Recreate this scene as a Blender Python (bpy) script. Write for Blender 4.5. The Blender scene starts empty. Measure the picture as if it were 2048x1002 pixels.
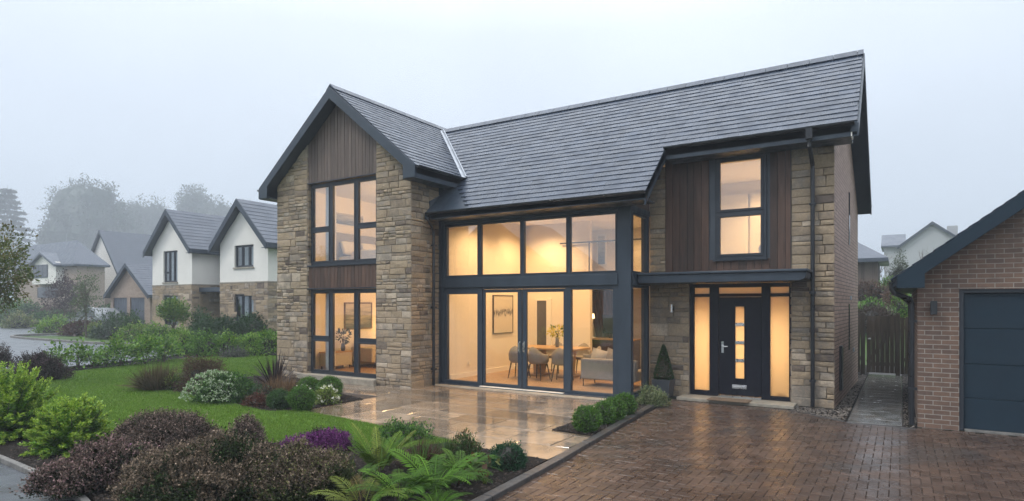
import bpy, bmesh, math, random
import numpy as np
from mathutils import Vector
random.seed(7); rng = np.random.default_rng(11)
S = bpy.context.scene; COL = S.collection
R = math.radians
# ---------------------------------------------------------------- camera
TH = math.atan(776/1234.0); FPX = 1234.0; HY = 608.0; EYE = 2.0
cam = bpy.data.objects.new('camera', bpy.data.cameras.new('camera')); COL.objects.link(cam)
cam.location = (0, 0, EYE); cam.rotation_euler = (R(90), 0, TH)
cam.data.sensor_width = 36; cam.data.lens = 36*FPX/2048; cam.data.shift_y = (HY-501)/2048
cam.data.clip_end = 1000; cam.data.clip_start = .05
S.camera = cam
# ---------------------------------------------------------------- world
SUN_EL, SUN_AZ = R(54), R(222)
W = bpy.data.worlds.new('World'); S.world = W; W.use_nodes = True
nt = W.node_tree; nt.nodes.clear()
wo = nt.nodes.new('ShaderNodeOutputWorld'); bg = nt.nodes.new('ShaderNodeBackground')
sky = nt.nodes.new('ShaderNodeTexSky'); sky.sky_type = 'NISHITA'; sky.sun_disc = False
sky.sun_elevation = SUN_EL; sky.sun_rotation = SUN_AZ; sky.air_density = 1.5; sky.dust_density = 4
sc = nt.nodes.new('ShaderNodeVectorMath'); sc.operation = 'SCALE'; sc.inputs['Scale'].default_value = .6
tc = nt.nodes.new('ShaderNodeTexCoord'); sx = nt.nodes.new('ShaderNodeSeparateXYZ'); rp = nt.nodes.new('ShaderNodeValToRGB')
e = rp.color_ramp.elements
e[0].position = 0.0; e[0].color = (4.2, 4.9, 5.9, 1)
e[1].position = .85; e[1].color = (20.0, 20.9, 22.4, 1)
k = e.new(.12); k.color = (5.5, 6.3, 7.4, 1)
k = e.new(.40); k.color = (7.4, 8.1, 9.1, 1)
mx = nt.nodes.new('ShaderNodeMix'); mx.data_type = 'RGBA'; mx.inputs[0].default_value = .86
nt.links.new(tc.outputs['Generated'], sx.inputs[0]); nt.links.new(sx.outputs['Z'], rp.inputs[0])
nt.links.new(sky.outputs[0], sc.inputs[0])
nt.links.new(sc.outputs[0], mx.inputs[6]); nt.links.new(rp.outputs[0], mx.inputs[7])
cn = nt.nodes.new('ShaderNodeTexNoise'); cn.inputs['Scale'].default_value = 2.2; cn.inputs['Detail'].default_value = 5; nt.links.new(tc.outputs['Generated'], cn.inputs['Vector'])
cm = nt.nodes.new('ShaderNodeMapRange'); nt.links.new(cn.outputs['Fac'], cm.inputs[0]); cm.inputs[1].default_value = .3; cm.inputs[2].default_value = .7; cm.inputs[3].default_value = .93; cm.inputs[4].default_value = 1.06
cs = nt.nodes.new('ShaderNodeVectorMath'); cs.operation = 'SCALE'; nt.links.new(mx.outputs[2], cs.inputs[0]); nt.links.new(cm.outputs[0], cs.inputs['Scale']); nt.links.new(cs.outputs[0], bg.inputs[0]); bg.inputs[1].default_value = .13
nt.links.new(bg.outputs[0], wo.inputs[0])
sun = bpy.data.objects.new('sun', bpy.data.lights.new('sun', 'SUN')); COL.objects.link(sun)
sun.data.energy = 1.5; sun.data.angle = R(12); sun.data.color = (1, .97, .93)
sun.rotation_euler = (R(90)-SUN_EL, 0, R(180)-SUN_AZ+R(0))
S.view_settings.view_transform = 'Standard'; S.view_settings.look = 'None'
S.view_settings.exposure = 0.22; S.view_settings.gamma = 1
S.render.engine = 'CYCLES'
cy = S.cycles
cy.use_denoising = True; cy.denoiser = 'OPENIMAGEDENOISE'
cy.max_bounces = 6; cy.diffuse_bounces = 3; cy.glossy_bounces = 3; cy.transmission_bounces = 4
cy.transparent_max_bounces = 12; cy.volume_bounces = 0; cy.sample_clamp_indirect = 6
cy.caustics_reflective = False; cy.caustics_refractive = False

# ---------------------------------------------------------------- helpers
def ray(px, py=HY):
    u = (px-1024)/FPX; v = (HY-py)/FPX
    return Vector((-math.sin(TH)+math.cos(TH)*u, math.cos(TH)+math.sin(TH)*u, v))
def ground(px, py, z=0.0):                       # point of the ground seen at a pixel of the photograph
    d = ray(px, py); t = (z-EYE)/d.z
    return Vector((d.x*t, d.y*t, z)), t
def onrow(px, y):
    d = ray(px); t = y/d.y; return d.x*t

def nodes(name):
    m = bpy.data.materials.new(name); m.use_nodes = True
    n = m.node_tree.nodes; n.clear()
    return m, n, m.node_tree.links
def lin(r, g, b):
    f = lambda c: ((c/255+.055)/1.055)**2.4 if c > 10 else c/255/12.92
    return (f(r), f(g), f(b), 1)
def c4(c): return (c[0], c[1], c[2], 1)
def mixn(n, l, fac, a, b, mode='MIX'):
    m = n.new('ShaderNodeMix'); m.data_type = 'RGBA'; m.blend_type = mode
    for i, x in ((0, fac), (6, a), (7, b)):
        if isinstance(x, (int, float)): m.inputs[i].default_value = x
        elif isinstance(x, tuple): m.inputs[i].default_value = c4(x)
        else: l.new(x, m.inputs[i])
    return m.outputs[2]
def noise(n, l, scale, vec, detail=4, rough=.6, dist=0):
    t = n.new('ShaderNodeTexNoise'); t.inputs['Scale'].default_value = scale
    t.inputs['Detail'].default_value = detail; t.inputs['Roughness'].default_value = rough
    t.inputs['Distortion'].default_value = dist; l.new(vec, t.inputs['Vector']); return t.outputs['Fac']
def mrange(n, l, val, a, b, c, d):
    m = n.new('ShaderNodeMapRange'); l.new(val, m.inputs[0])
    for i, x in enumerate((a, b, c, d)): m.inputs[i+1].default_value = x
    return m.outputs[0]
def coords(n, l, kind='Object', scale=(1, 1, 1)):
    t = n.new('ShaderNodeTexCoord'); mp = n.new('ShaderNodeMapping'); mp.inputs['Scale'].default_value = scale
    l.new(t.outputs[kind], mp.inputs[0]); return mp.outputs[0]
MATS = {}
def M(name, col, rough=.5, metal=0, nscale=3, namt=.15, bump=0, bscale=40, attr=0, stretch=(1, 1, 1), rvar=.1, spec=.5, coat=0, dist=0, spot=None):
    """base colour varied by noise; attr>0 lets the per-piece random value of the mesh shift it"""
    m, n, l = nodes(name)
    out = n.new('ShaderNodeOutputMaterial'); p = n.new('ShaderNodeBsdfPrincipled'); l.new(p.outputs[0], out.inputs[0])
    v = coords(n, l, 'Object', stretch)
    f = noise(n, l, nscale, v, 5, .6, dist)
    f2 = mrange(n, l, f, .3, .7, 0, 1)
    base = mixn(n, l, f2, tuple(max(0, c*(1-namt)) for c in col[:3]), tuple(c*(1+namt) for c in col[:3]))
    if attr:
        a = n.new('ShaderNodeAttribute'); a.attribute_name = 'Col'
        sp = n.new('ShaderNodeSeparateColor'); l.new(a.outputs['Color'], sp.inputs[0])
        g = mrange(n, l, sp.outputs[0], 0, 1, 1-attr, 1+attr)
        cmb = n.new('ShaderNodeCombineColor')
        for i in range(3): l.new(g, cmb.inputs[i])
        base = mixn(n, l, 1.0, base, cmb.outputs[0], 'MULTIPLY')
    if spot:
        s = noise(n, l, spot[1], coords(n, l), 3, .5, .5)
        base = mixn(n, l, mrange(n, l, s, spot[2], spot[2]+.08, 0, 1), base, spot[0])
    l.new(base, p.inputs['Base Color'])
    r = mrange(n, l, noise(n, l, nscale*1.7, v, 3), .3, .7, max(.02, rough-rvar), min(1, rough+rvar))
    l.new(r, p.inputs['Roughness']); p.inputs['Metallic'].default_value = metal
    p.inputs['Specular IOR Level'].default_value = spec
    p.inputs['Coat Weight'].default_value = coat; p.inputs['Coat Roughness'].default_value = .08
    if bump:
        b = n.new('ShaderNodeBump'); b.inputs['Strength'].default_value = bump; b.inputs['Distance'].default_value = .02
        l.new(noise(n, l, bscale, v, 6, .65), b.inputs['Height']); l.new(b.outputs[0], p.inputs['Normal'])
    MATS[name] = m
    return m
def stone_material(name, ramp, rough=.75, bump=.5, wet=0):
    m, n, l = nodes(name)
    out = n.new('ShaderNodeOutputMaterial'); p = n.new('ShaderNodeBsdfPrincipled'); l.new(p.outputs[0], out.inputs[0])
    a = n.new('ShaderNodeAttribute'); a.attribute_name = 'Col'
    sp = n.new('ShaderNodeSeparateColor'); l.new(a.outputs['Color'], sp.inputs[0])
    cr = n.new('ShaderNodeValToRGB'); el = cr.color_ramp.elements
    el[0].position = 0; el[0].color = c4(ramp[0]); el[1].position = 1; el[1].color = c4(ramp[-1])
    for i, c in enumerate(ramp[1:-1]): k = el.new((i+1)/(len(ramp)-1)); k.color = c4(c)
    v = coords(n, l)
    f = noise(n, l, 5, v, 6, .65, .4)
    ad = n.new('ShaderNodeMath'); ad.operation = 'ADD'; l.new(sp.outputs[0], ad.inputs[0]); l.new(mrange(n, l, f, .3, .7, -.16, .16), ad.inputs[1])
    l.new(ad.outputs[0], cr.inputs[0])
    g = mrange(n, l, noise(n, l, 26, v, 6, .7), .25, .75, .68, 1.28)
    cmb = n.new('ShaderNodeCombineColor')
    for i in range(3): l.new(g, cmb.inputs[i])
    base = mixn(n, l, 1.0, cr.outputs[0], cmb.outputs[0], 'MULTIPLY')
    st = noise(n, l, 1.3, v, 4, .6, .6)
    base = mixn(n, l, mrange(n, l, st, .52, .72, 0, .45), base, (.09, .085, .075))
    l.new(base, p.inputs['Base Color'])
    l.new(mrange(n, l, noise(n, l, 3, v, 3), .3, .7, rough-.15, rough+.12), p.inputs['Roughness'])
    b = n.new('ShaderNodeBump'); b.inputs['Strength'].default_value = bump; b.inputs['Distance'].default_value = .03
    h = n.new('ShaderNodeMath'); h.operation = 'ADD'; l.new(noise(n, l, 14, v, 6, .7, .3), h.inputs[0]); l.new(noise(n, l, 70, v, 4, .7), h.inputs[1])
    l.new(h.outputs[0], b.inputs['Height']); l.new(b.outputs[0], p.inputs['Normal'])
    MATS[name] = m; return m
def brick_material(name, c1, c2, mortar, bw=.215, bh=.065, gap=.011, bump=.6, rough=.7):
    m, n, l = nodes(name)
    out = n.new('ShaderNodeOutputMaterial'); p = n.new('ShaderNodeBsdfPrincipled'); l.new(p.outputs[0], out.inputs[0])
    t = n.new('ShaderNodeTexCoord'); b = n.new('ShaderNodeTexBrick'); l.new(t.outputs['UV'], b.inputs['Vector'])
    b.inputs['Scale'].default_value = 1; b.inputs['Brick Width'].default_value = bw+.01; b.inputs['Row Height'].default_value = bh+.01
    b.inputs['Mortar Size'].default_value = gap*.5; b.inputs['Mortar Smooth'].default_value = .25; b.inputs['Bias'].default_value = 0
    b.inputs['Color1'].default_value = c4(c1); b.inputs['Color2'].default_value = c4(c2); b.inputs['Mortar'].default_value = c4(mortar)
    v = coords(n, l)
    g = mrange(n, l, noise(n, l, 9, v, 6, .7), .25, .75, .72, 1.25)
    cmb = n.new('ShaderNodeCombineColor')
    for i in range(3): l.new(g, cmb.inputs[i])
    base = mixn(n, l, 1.0, b.outputs['Color'], cmb.outputs[0], 'MULTIPLY')
    base = mixn(n, l, mrange(n, l, noise(n, l, .9, v, 4, .6, .5), .55, .8, 0, .35), base, tuple(x*.55 for x in c1))
    l.new(base, p.inputs['Base Color']); p.inputs['Roughness'].default_value = rough
    bp = n.new('ShaderNodeBump'); bp.inputs['Strength'].default_value = bump; bp.inputs['Distance'].default_value = .012
    mt = n.new('ShaderNodeMath'); mt.operation = 'MULTIPLY_ADD'; l.new(noise(n, l, 60, v, 4), mt.inputs[0]); mt.inputs[1].default_value = .35
    inv = mrange(n, l, b.outputs['Fac'], 0, 1, 1, 0); l.new(inv, mt.inputs[2]); l.new(mt.outputs[0], bp.inputs['Height'])
    l.new(bp.outputs[0], p.inputs['Normal'])
    MATS[name] = m; return m
def leaf_material(name='leaf', rough=.45, trans=.22, spec=.35):
    m, n, l = nodes(name)
    out = n.new('ShaderNodeOutputMaterial'); p = n.new('ShaderNodeBsdfPrincipled')
    a = n.new('ShaderNodeAttribute'); a.attribute_name = 'Col'
    l.new(a.outputs['Color'], p.inputs['Base Color']); p.inputs['Roughness'].default_value = rough
    p.inputs['Specular IOR Level'].default_value = spec
    t = n.new('ShaderNodeBsdfTranslucent'); l.new(a.outputs['Color'], t.inputs[0])
    ms = n.new('ShaderNodeMixShader'); ms.inputs[0].default_value = trans
    l.new(p.outputs[0], ms.inputs[1]); l.new(t.outputs[0], ms.inputs[2]); l.new(ms.outputs[0], out.inputs[0])
    MATS[name] = m; return m
def glass_material(name, tint=(.96, .97, .97), rough=.0, gain=1.0, frost=0):
    m, n, l = nodes(name)
    out = n.new('ShaderNodeOutputMaterial'); tr = n.new('ShaderNodeBsdfTransparent'); tr.inputs[0].default_value = c4(tint)
    gl = n.new('ShaderNodeBsdfGlossy'); gl.inputs['Roughness'].default_value = rough; gl.inputs[0].default_value = (.95, .97, 1, 1)
    ge = n.new('ShaderNodeNewGeometry'); dt = n.new('ShaderNodeVectorMath'); dt.operation = 'DOT_PRODUCT'; l.new(ge.outputs['Incoming'], dt.inputs[0]); l.new(ge.outputs['Normal'], dt.inputs[1])
    ab = n.new('ShaderNodeMath'); ab.operation = 'ABSOLUTE'; l.new(dt.outputs['Value'], ab.inputs[0])
    om = n.new('ShaderNodeMath'); om.operation = 'SUBTRACT'; om.inputs[0].default_value = 1; l.new(ab.outputs[0], om.inputs[1])
    pw = n.new('ShaderNodeMath'); pw.operation = 'POWER'; l.new(om.outputs[0], pw.inputs[0]); pw.inputs[1].default_value = 5
    fr = n.new('ShaderNodeMath'); fr.operation = 'MULTIPLY_ADD'; l.new(pw.outputs[0], fr.inputs[0]); fr.inputs[1].default_value = .95; fr.inputs[2].default_value = .045
    base = tr.outputs[0]
    if frost:
        tl = n.new('ShaderNodeBsdfTranslucent'); tl.inputs[0].default_value = (.9, .88, .82, 1)
        m0 = n.new('ShaderNodeMixShader'); m0.inputs[0].default_value = frost
        l.new(base, m0.inputs[1]); l.new(tl.outputs[0], m0.inputs[2]); base = m0.outputs[0]
    g = n.new('ShaderNodeMath'); g.operation = 'MULTIPLY'; g.inputs[1].default_value = gain; g.use_clamp = True; l.new(fr.outputs[0], g.inputs[0])
    ms = n.new('ShaderNodeMixShader'); l.new(g.outputs[0], ms.inputs[0]); l.new(base, ms.inputs[1]); l.new(gl.outputs[0], ms.inputs[2])
    l.new(ms.outputs[0], out.inputs[0]); MATS[name] = m; return m
def emit_material(name, col, s):
    m, n, l = nodes(name); out = n.new('ShaderNodeOutputMaterial'); em = n.new('ShaderNodeEmission')
    em.inputs[0].default_value = c4(col); em.inputs[1].default_value = s; l.new(em.outputs[0], out.inputs[0]); MATS[name] = m; return m

ORG = {}
def tag(o, label=None, cat=None, group=None, kind=None):
    for k, v in (('label', label), ('category', cat), ('group', group), ('kind', kind)):
        if v: o[k] = v
    return o
def thing(name, loc, label, cat, group=None, rz=0):
    o = bpy.data.objects.new(name, None); COL.objects.link(o); o.location = loc; o.rotation_euler.z = rz
    o.empty_display_size = .1
    ORG[o.name] = Vector(loc); return tag(o, label, cat, group)
def link(name, me, mat, parent=None, org=None):
    o = bpy.data.objects.new(name, me); COL.objects.link(o)
    if mat: me.materials.append(mat)
    if parent:
        o.parent = parent; ORG[o.name] = ORG[parent.name].copy()
    else:
        o.location = org or (0, 0, 0); ORG[o.name] = Vector(org or (0, 0, 0))
    return o
def copy_tree(o, parent=None):
    c = o.copy(); COL.objects.link(c); c.parent = parent; ORG[c.name] = ORG.get(o.name, Vector())
    for ch in [x for x in o.children]: copy_tree(ch, c)
    return c
class MB:
    def __init__(s): s.v = []; s.f = []; s.c = []
    def add(s, vs, fs, col=None):
        b = len(s.v); s.v += [tuple(p) for p in vs]
        r = random.random() if col is None else col
        for f in fs: s.f.append(tuple(b+i for i in f)); s.c.append(r)
        return s
    def box(s, x0, x1, y0, y1, z0, z1, col=None):
        vs = [(x, y, z) for z in (z0, z1) for y in (y0, y1) for x in (x0, x1)]
        return s.add(vs, [(0, 2, 3, 1), (4, 5, 7, 6), (0, 1, 5, 4), (2, 6, 7, 3), (0, 4, 6, 2), (1, 3, 7, 5)], col)
    def prism(s, poly, axis, a, b, col=None):
        def pt(p, t): return {'x': (t, p[0], p[1]), 'y': (p[0], t, p[1]), 'z': (p[0], p[1], t)}[axis]
        n = len(poly); vs = [pt(p, a) for p in poly]+[pt(p, b) for p in poly]
        return s.add(vs, [tuple(range(n))[::-1], tuple(range(n, 2*n))]+[(i, (i+1) % n, n+(i+1) % n, n+i) for i in range(n)], col)
    def bar(s, p, q, w, h, up=(0, 0, 1), col=None):
        p = Vector(p); q = Vector(q); d = (q-p).normalized(); sd = d.cross(Vector(up)).normalized(); u = sd.cross(d)
        vs = [e_+sd*(a*w/2)+u*(b*h/2) for e_ in (p, q) for a, b in ((-1, -1), (1, -1), (1, 1), (-1, 1))]
        return s.add(vs, [(0, 3, 2, 1), (4, 5, 6, 7), (0, 1, 5, 4), (1, 2, 6, 5), (2, 3, 7, 6), (3, 0, 4, 7)], col)
    def tube(s, pts, r, n=8, col=None):
        pts = [Vector(p) for p in pts]; rs = r if isinstance(r, (list, tuple)) else [r]*len(pts); vs = []
        for i, p in enumerate(pts):
            d = (pts[min(i+1, len(pts)-1)]-pts[max(i-1, 0)]).normalized()
            a = d.cross(Vector((0, 0, 1)) if abs(d.z) < .9 else Vector((1, 0, 0))).normalized(); b = d.cross(a)
            for k in range(n): t = 2*math.pi*k/n; vs.append(p+a*(math.cos(t)*rs[i])+b*(math.sin(t)*rs[i]))
        m = len(pts); fs = [(i*n+k, i*n+(k+1) % n, (i+1)*n+(k+1) % n, (i+1)*n+k) for i in range(m-1) for k in range(n)]
        fs += [tuple(range(n))[::-1], tuple((m-1)*n+k for k in range(n))]
        return s.add(vs, fs, col)
    def lathe(s, c, prof, n=16, col=None):
        vs = [(c[0]+r*math.cos(2*math.pi*k/n), c[1]+r*math.sin(2*math.pi*k/n), c[2]+z) for r, z in prof for k in range(n)]
        m = len(prof); fs = [(i*n+k, i*n+(k+1) % n, (i+1)*n+(k+1) % n, (i+1)*n+k) for i in range(m-1) for k in range(n)]
        fs += [tuple(range(n))[::-1], tuple((m-1)*n+k for k in range(n))]
        return s.add(vs, fs, col)
    def build(s, name, mat, parent=None, org=None, bevel=0, smooth=False, label=None, normals=True):
        o_ = ORG[parent.name] if parent else Vector(org or (0, 0, 0))
        me = bpy.data.meshes.new(name); V = np.array(s.v, dtype=np.float64)
        me.from_pydata((V-np.array(o_)).tolist(), [], s.f); me.update()
        if normals:
            bm = bmesh.new(); bm.from_mesh(me); bmesh.ops.recalc_face_normals(bm, faces=bm.faces); bm.to_mesh(me); bm.free()
        nl = len(me.loops); cnt = np.empty(len(me.polygons), dtype=np.int32); me.polygons.foreach_get('loop_total', cnt)
        vi = np.empty(nl, dtype=np.int32); me.loops.foreach_get('vertex_index', vi)
        nr = np.empty(len(me.polygons)*3); me.polygons.foreach_get('normal', nr); nr = np.abs(nr.reshape(-1, 3))
        dom = np.repeat(np.argmax(nr*np.array([1, 1, .98]), axis=1), cnt); P = V[vi]
        uv = np.where((dom == 2)[:, None], P[:, [0, 1]], np.where((dom == 0)[:, None], P[:, [1, 2]], P[:, [0, 2]]))
        ul = me.uv_layers.new(name='UVMap'); ul.data.foreach_set('uv', uv.astype(np.float32).ravel())
        ca = me.color_attributes.new('Col', 'FLOAT_COLOR', 'CORNER'); cc = np.ones((nl, 4), np.float32)
        cc[:, :3] = np.repeat(np.array(s.c, dtype=np.float32), cnt)[:, None]; ca.data.foreach_set('color', cc.ravel())
        if smooth: me.polygons.foreach_set('use_smooth', np.ones(len(me.polygons), bool))
        o = link(name, me, mat, parent, org)
        if bevel:
            b = o.modifiers.new('bevel', 'BEVEL'); b.width = bevel; b.segments = 2; b.limit_method = 'ANGLE'
        if label: o['label'] = label
        return o
def quads_obj(name, V, C, mat, parent=None, org=None, tri=False):
    """V: (n,k,3) faces with k=3/4 corners, C: (n,3) colour of each face"""
    n, k = V.shape[:2]
    o_ = np.array(ORG[parent.name] if parent else Vector(org or (0, 0, 0)))
    me = bpy.data.meshes.new(name); me.vertices.add(n*k); me.vertices.foreach_set('co', (V-o_).astype(np.float32).ravel())
    me.loops.add(n*k); me.loops.foreach_set('vertex_index', np.arange(n*k, dtype=np.int32))
    me.polygons.add(n); me.polygons.foreach_set('loop_start', np.arange(0, n*k, k, dtype=np.int32))
    try: me.polygons.foreach_set('loop_total', np.full(n, k, dtype=np.int32))
    except Exception: pass
    me.update(calc_edges=True)
    ca = me.color_attributes.new('Col', 'FLOAT_COLOR', 'CORNER'); cc = np.ones((n, k, 4), np.float32); cc[:, :, :3] = C[:, None, :]
    ca.data.foreach_set('color', cc.ravel())
    return link(name, me, mat, parent, org)
# ---------------------------------------------------------------- materials
STONE = stone_material('sandstone', [(.12, .09, .07), (.22, .17, .12), (.32, .245, .16), (.37, .28, .185), (.25, .212, .17), (.47, .38, .28)])
M('mortar', (.24, .215, .175), .9, nscale=8, namt=.3, bump=.4, bscale=60)
BRICK = brick_material('brick_gable', (.40, .275, .215), (.30, .20, .155), (.10, .08, .07), gap=.016, bump=1.0)
BRICKG = brick_material('brick_garage', (.165, .098, .066), (.10, .063, .047), (.27, .245, .215), gap=.013)
BRICKN = brick_material('brick_pale', (.33, .25, .19), (.27, .20, .155), (.33, .29, .25))
M('slate', (.027, .040, .064), .30, nscale=2, namt=.22, bump=.10, bscale=30, attr=.2, rvar=.12, spec=.42)
M('anthracite', (.030, .043, .060), .42, nscale=3, namt=.16, rvar=.14, spec=.4, stretch=(1, 1, .35))
M('anthracite_frame', (.024, .030, .040), .42, nscale=3, namt=.14, rvar=.12, spec=.4)
M('black_plastic', (.012, .014, .018), .35, nscale=2, namt=.1)
M('lead', (.36, .39, .43), .45, metal=.3, nscale=6, namt=.2, bump=.1)
M('timber', (.070, .037, .024), .58, nscale=7, namt=.42, bump=.3, bscale=30, attr=.42, stretch=(3, 3, .22), dist=.5)
M('timber_grey', (.105, .078, .064), .65, nscale=7, namt=.3, bump=.3, bscale=30, attr=.3, stretch=(3, 3, .22), dist=.5)
M('fence_wood', (.055, .041, .029), .7, nscale=6, namt=.4, bump=.4, bscale=25, attr=.4, stretch=(3, 3, .25), dist=.6)
M('sill_stone', (.28, .25, .20), .6, nscale=6, namt=.25, bump=.2)
M('flagstone', (.20, .150, .104), .12, nscale=2.2, namt=.3, bump=.05, bscale=9, attr=.42, rvar=.10, dist=.6, spec=.6, spot=((.16, .13, .10), 1.1, .57))
M('joint', (.035, .029, .024), .6, nscale=9, namt=.3)
M('path_flag', (.105, .10, .09), .16, nscale=2.5, namt=.35, bump=.06, bscale=10, attr=.25, rvar=.12, spec=.6, spot=((.09, .09, .08), 1.6, .52))
M('paver', (.060, .037, .026), .28, nscale=1.1, namt=.30, bump=.10, bscale=50, attr=.28, rvar=.13, spec=.34, spot=((.045, .033, .027), .8, .56))
M('sand', (.035, .028, .022), .6, nscale=20, namt=.4, bump=.3)
M('kerb', (.045, .043, .042), .45, nscale=9, namt=.35, bump=.2)
M('kerb_pale', (.15, .145, .135), .7, nscale=9, namt=.35, bump=.3)
M('asphalt', (.055, .062, .072), .30, nscale=1.2, namt=.25, bump=.35, bscale=120, rvar=.12, spec=.6, spot=((.035, .038, .043), 1.5, .56))
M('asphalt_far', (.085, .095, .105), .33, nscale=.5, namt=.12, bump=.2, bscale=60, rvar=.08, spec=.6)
M('soil', (.012, .009, .007), .9, nscale=14, namt=.5, bump=1.0, bscale=35, spec=.15)
M('bark', (.030, .021, .016), .7, nscale=6, namt=.4, attr=.7, spec=.3)
M('pebble', (.10, .085, .07), .5, nscale=6, namt=.3, attr=.6)
M('turf', (.098, .185, .020), .75, nscale=.9, namt=.22, bump=.8, bscale=90, spec=.2, dist=.8)
M('ground_green', (.055, .095, .028), .8, nscale=.4, namt=.3, bump=.8, bscale=40, spec=.2)
M('trunk', (.085, .065, .048), .85, nscale=8, namt=.4, bump=.6, bscale=20, stretch=(2, 2, .4))
M('trunk_pale', (.22, .20, .17), .8, nscale=8, namt=.4, bump=.4)
M('render_white', (.70, .68, .63), .8, nscale=1, namt=.05, bump=.15, bscale=90)
M('render_grey', (.36, .37, .38), .8, nscale=1, namt=.05)
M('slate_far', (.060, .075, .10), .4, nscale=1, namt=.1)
M('wall_paint', (.80, .73, .62), .7, nscale=1, namt=.02)
M('ceiling_paint', (.84, .78, .68), .7, nscale=1, namt=.02)
M('white_trim', (.82, .78, .70), .5, nscale=1, namt=.02)
M('oak_floor', (.36, .23, .13), .35, nscale=3, namt=.2, stretch=(1, 8, 1))
M('oak', (.42, .27, .14), .45, nscale=4, namt=.22, stretch=(1, 6, 6))
M('dark_wood', (.06, .04, .025), .45, nscale=4, namt=.3, stretch=(1, 6, 6))
M('fabric_grey', (.30, .27, .24), .9, nscale=30, namt=.1, bump=.2, bscale=200)
M('fabric_cream', (.52, .46, .38), .9, nscale=20, namt=.08, bump=.2, bscale=150)
M('fabric_white', (.75, .72, .68), .9, nscale=4, namt=.06, bump=.3, bscale=12)
M('sheer', (.80, .80, .80), .9, nscale=2, namt=.04)
M('drape', (.16, .11, .07), .9, nscale=3, namt=.2, bump=.2)
M('steel', (.62, .63, .64), .28, metal=1, nscale=5, namt=.05)
M('dark_leg', (.05, .038, .028), .5)
M('door_navy', (.005, .006, .013), .42, nscale=12, namt=.2, bump=.05, bscale=80, spec=.25)
M('garage_blue', (.008, .022, .036), .55, nscale=2, namt=.1, bump=.06, bscale=150, rvar=.08, spec=.25)
M('mat_brown', (.16, .11, .07), .95, nscale=30, namt=.3, bump=.6, bscale=150)
M('planter', (.055, .062, .072), .55, nscale=4, namt=.15)
M('frame_brown', (.14, .09, .055), .5)
M('car_silver', (.22, .235, .25), .32, metal=.2, nscale=1, namt=.02)
M('car_glass', (.02, .025, .03), .06, spec=.8)
M('rubber', (.02, .02, .02), .8)
M('dark_interior', (.10, .095, .09), .9)
M('blind', (.55, .56, .55), .8, nscale=2, namt=.05)
M('cheek', (.05, .062, .078), .5, nscale=3, namt=.12)
GLASS = glass_material('glass', gain=1.3)
glass_material('sky_glass', gain=3.0)
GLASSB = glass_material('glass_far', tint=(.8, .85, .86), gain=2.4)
FROST = glass_material('frosted_glass', rough=.25, gain=.9, frost=.8)
leaf_material('leaf'); leaf_material('leaf_matte', .7, .15, .15); leaf_material('petal', .6, .3, .2)
emit_material('lamp_warm', (1, .68, .34), 4); emit_material('lamp_spot', (1, .8, .55), 7)
def art_material(name, paper, ink, kind):
    m, n, l = nodes(name); out = n.new('ShaderNodeOutputMaterial'); p = n.new('ShaderNodeBsdfPrincipled'); l.new(p.outputs[0], out.inputs[0])
    v = coords(n, l, 'Generated'); sp = n.new('ShaderNodeSeparateXYZ'); l.new(v, sp.inputs[0])
    t = n.new('ShaderNodeTexCoord'); mp = n.new('ShaderNodeMapping'); l.new(t.outputs['UV'], mp.inputs[0])
    if kind == 'splash':
        mp.inputs['Scale'].default_value = (9, 4, 1); f = noise(n, l, 1.6, mp.outputs[0], 7, .75, 1.2)
        ab = n.new('ShaderNodeMath'); ab.operation = 'SUBTRACT'; l.new(sp.outputs[2], ab.inputs[0]); ab.inputs[1].default_value = .56
        a2 = n.new('ShaderNodeMath'); a2.operation = 'ABSOLUTE'; l.new(ab.outputs[0], a2.inputs[0])
        band = mrange(n, l, a2.outputs[0], .02, .34, .13, -.24)
        s = n.new('ShaderNodeMath'); s.operation = 'ADD'; l.new(f, s.inputs[0]); l.new(band, s.inputs[1])
        fac = mrange(n, l, s.outputs[0], .54, .66, 0, .9)
    else:
        mp.inputs['Scale'].default_value = (1.2, 9, 1); f = noise(n, l, 1.2, mp.outputs[0], 4, .6, .6)
        s = n.new('ShaderNodeMath'); s.operation = 'MULTIPLY_ADD'; l.new(sp.outputs[2], s.inputs[0]); s.inputs[1].default_value = -.55; l.new(f, s.inputs[2])
        fac = mrange(n, l, s.outputs[0], -.05, .45, 0, 1)
    l.new(mixn(n, l, fac, paper, ink), p.inputs['Base Color']); p.inputs['Roughness'].default_value = .7
    MATS[name] = m
art_material('art_splash', (.62, .57, .48), (.035, .045, .06), 'splash')
art_material('art_coast', (.55, .50, .42), (.10, .11, .12), 'coast')
m_ = MATS

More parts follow.
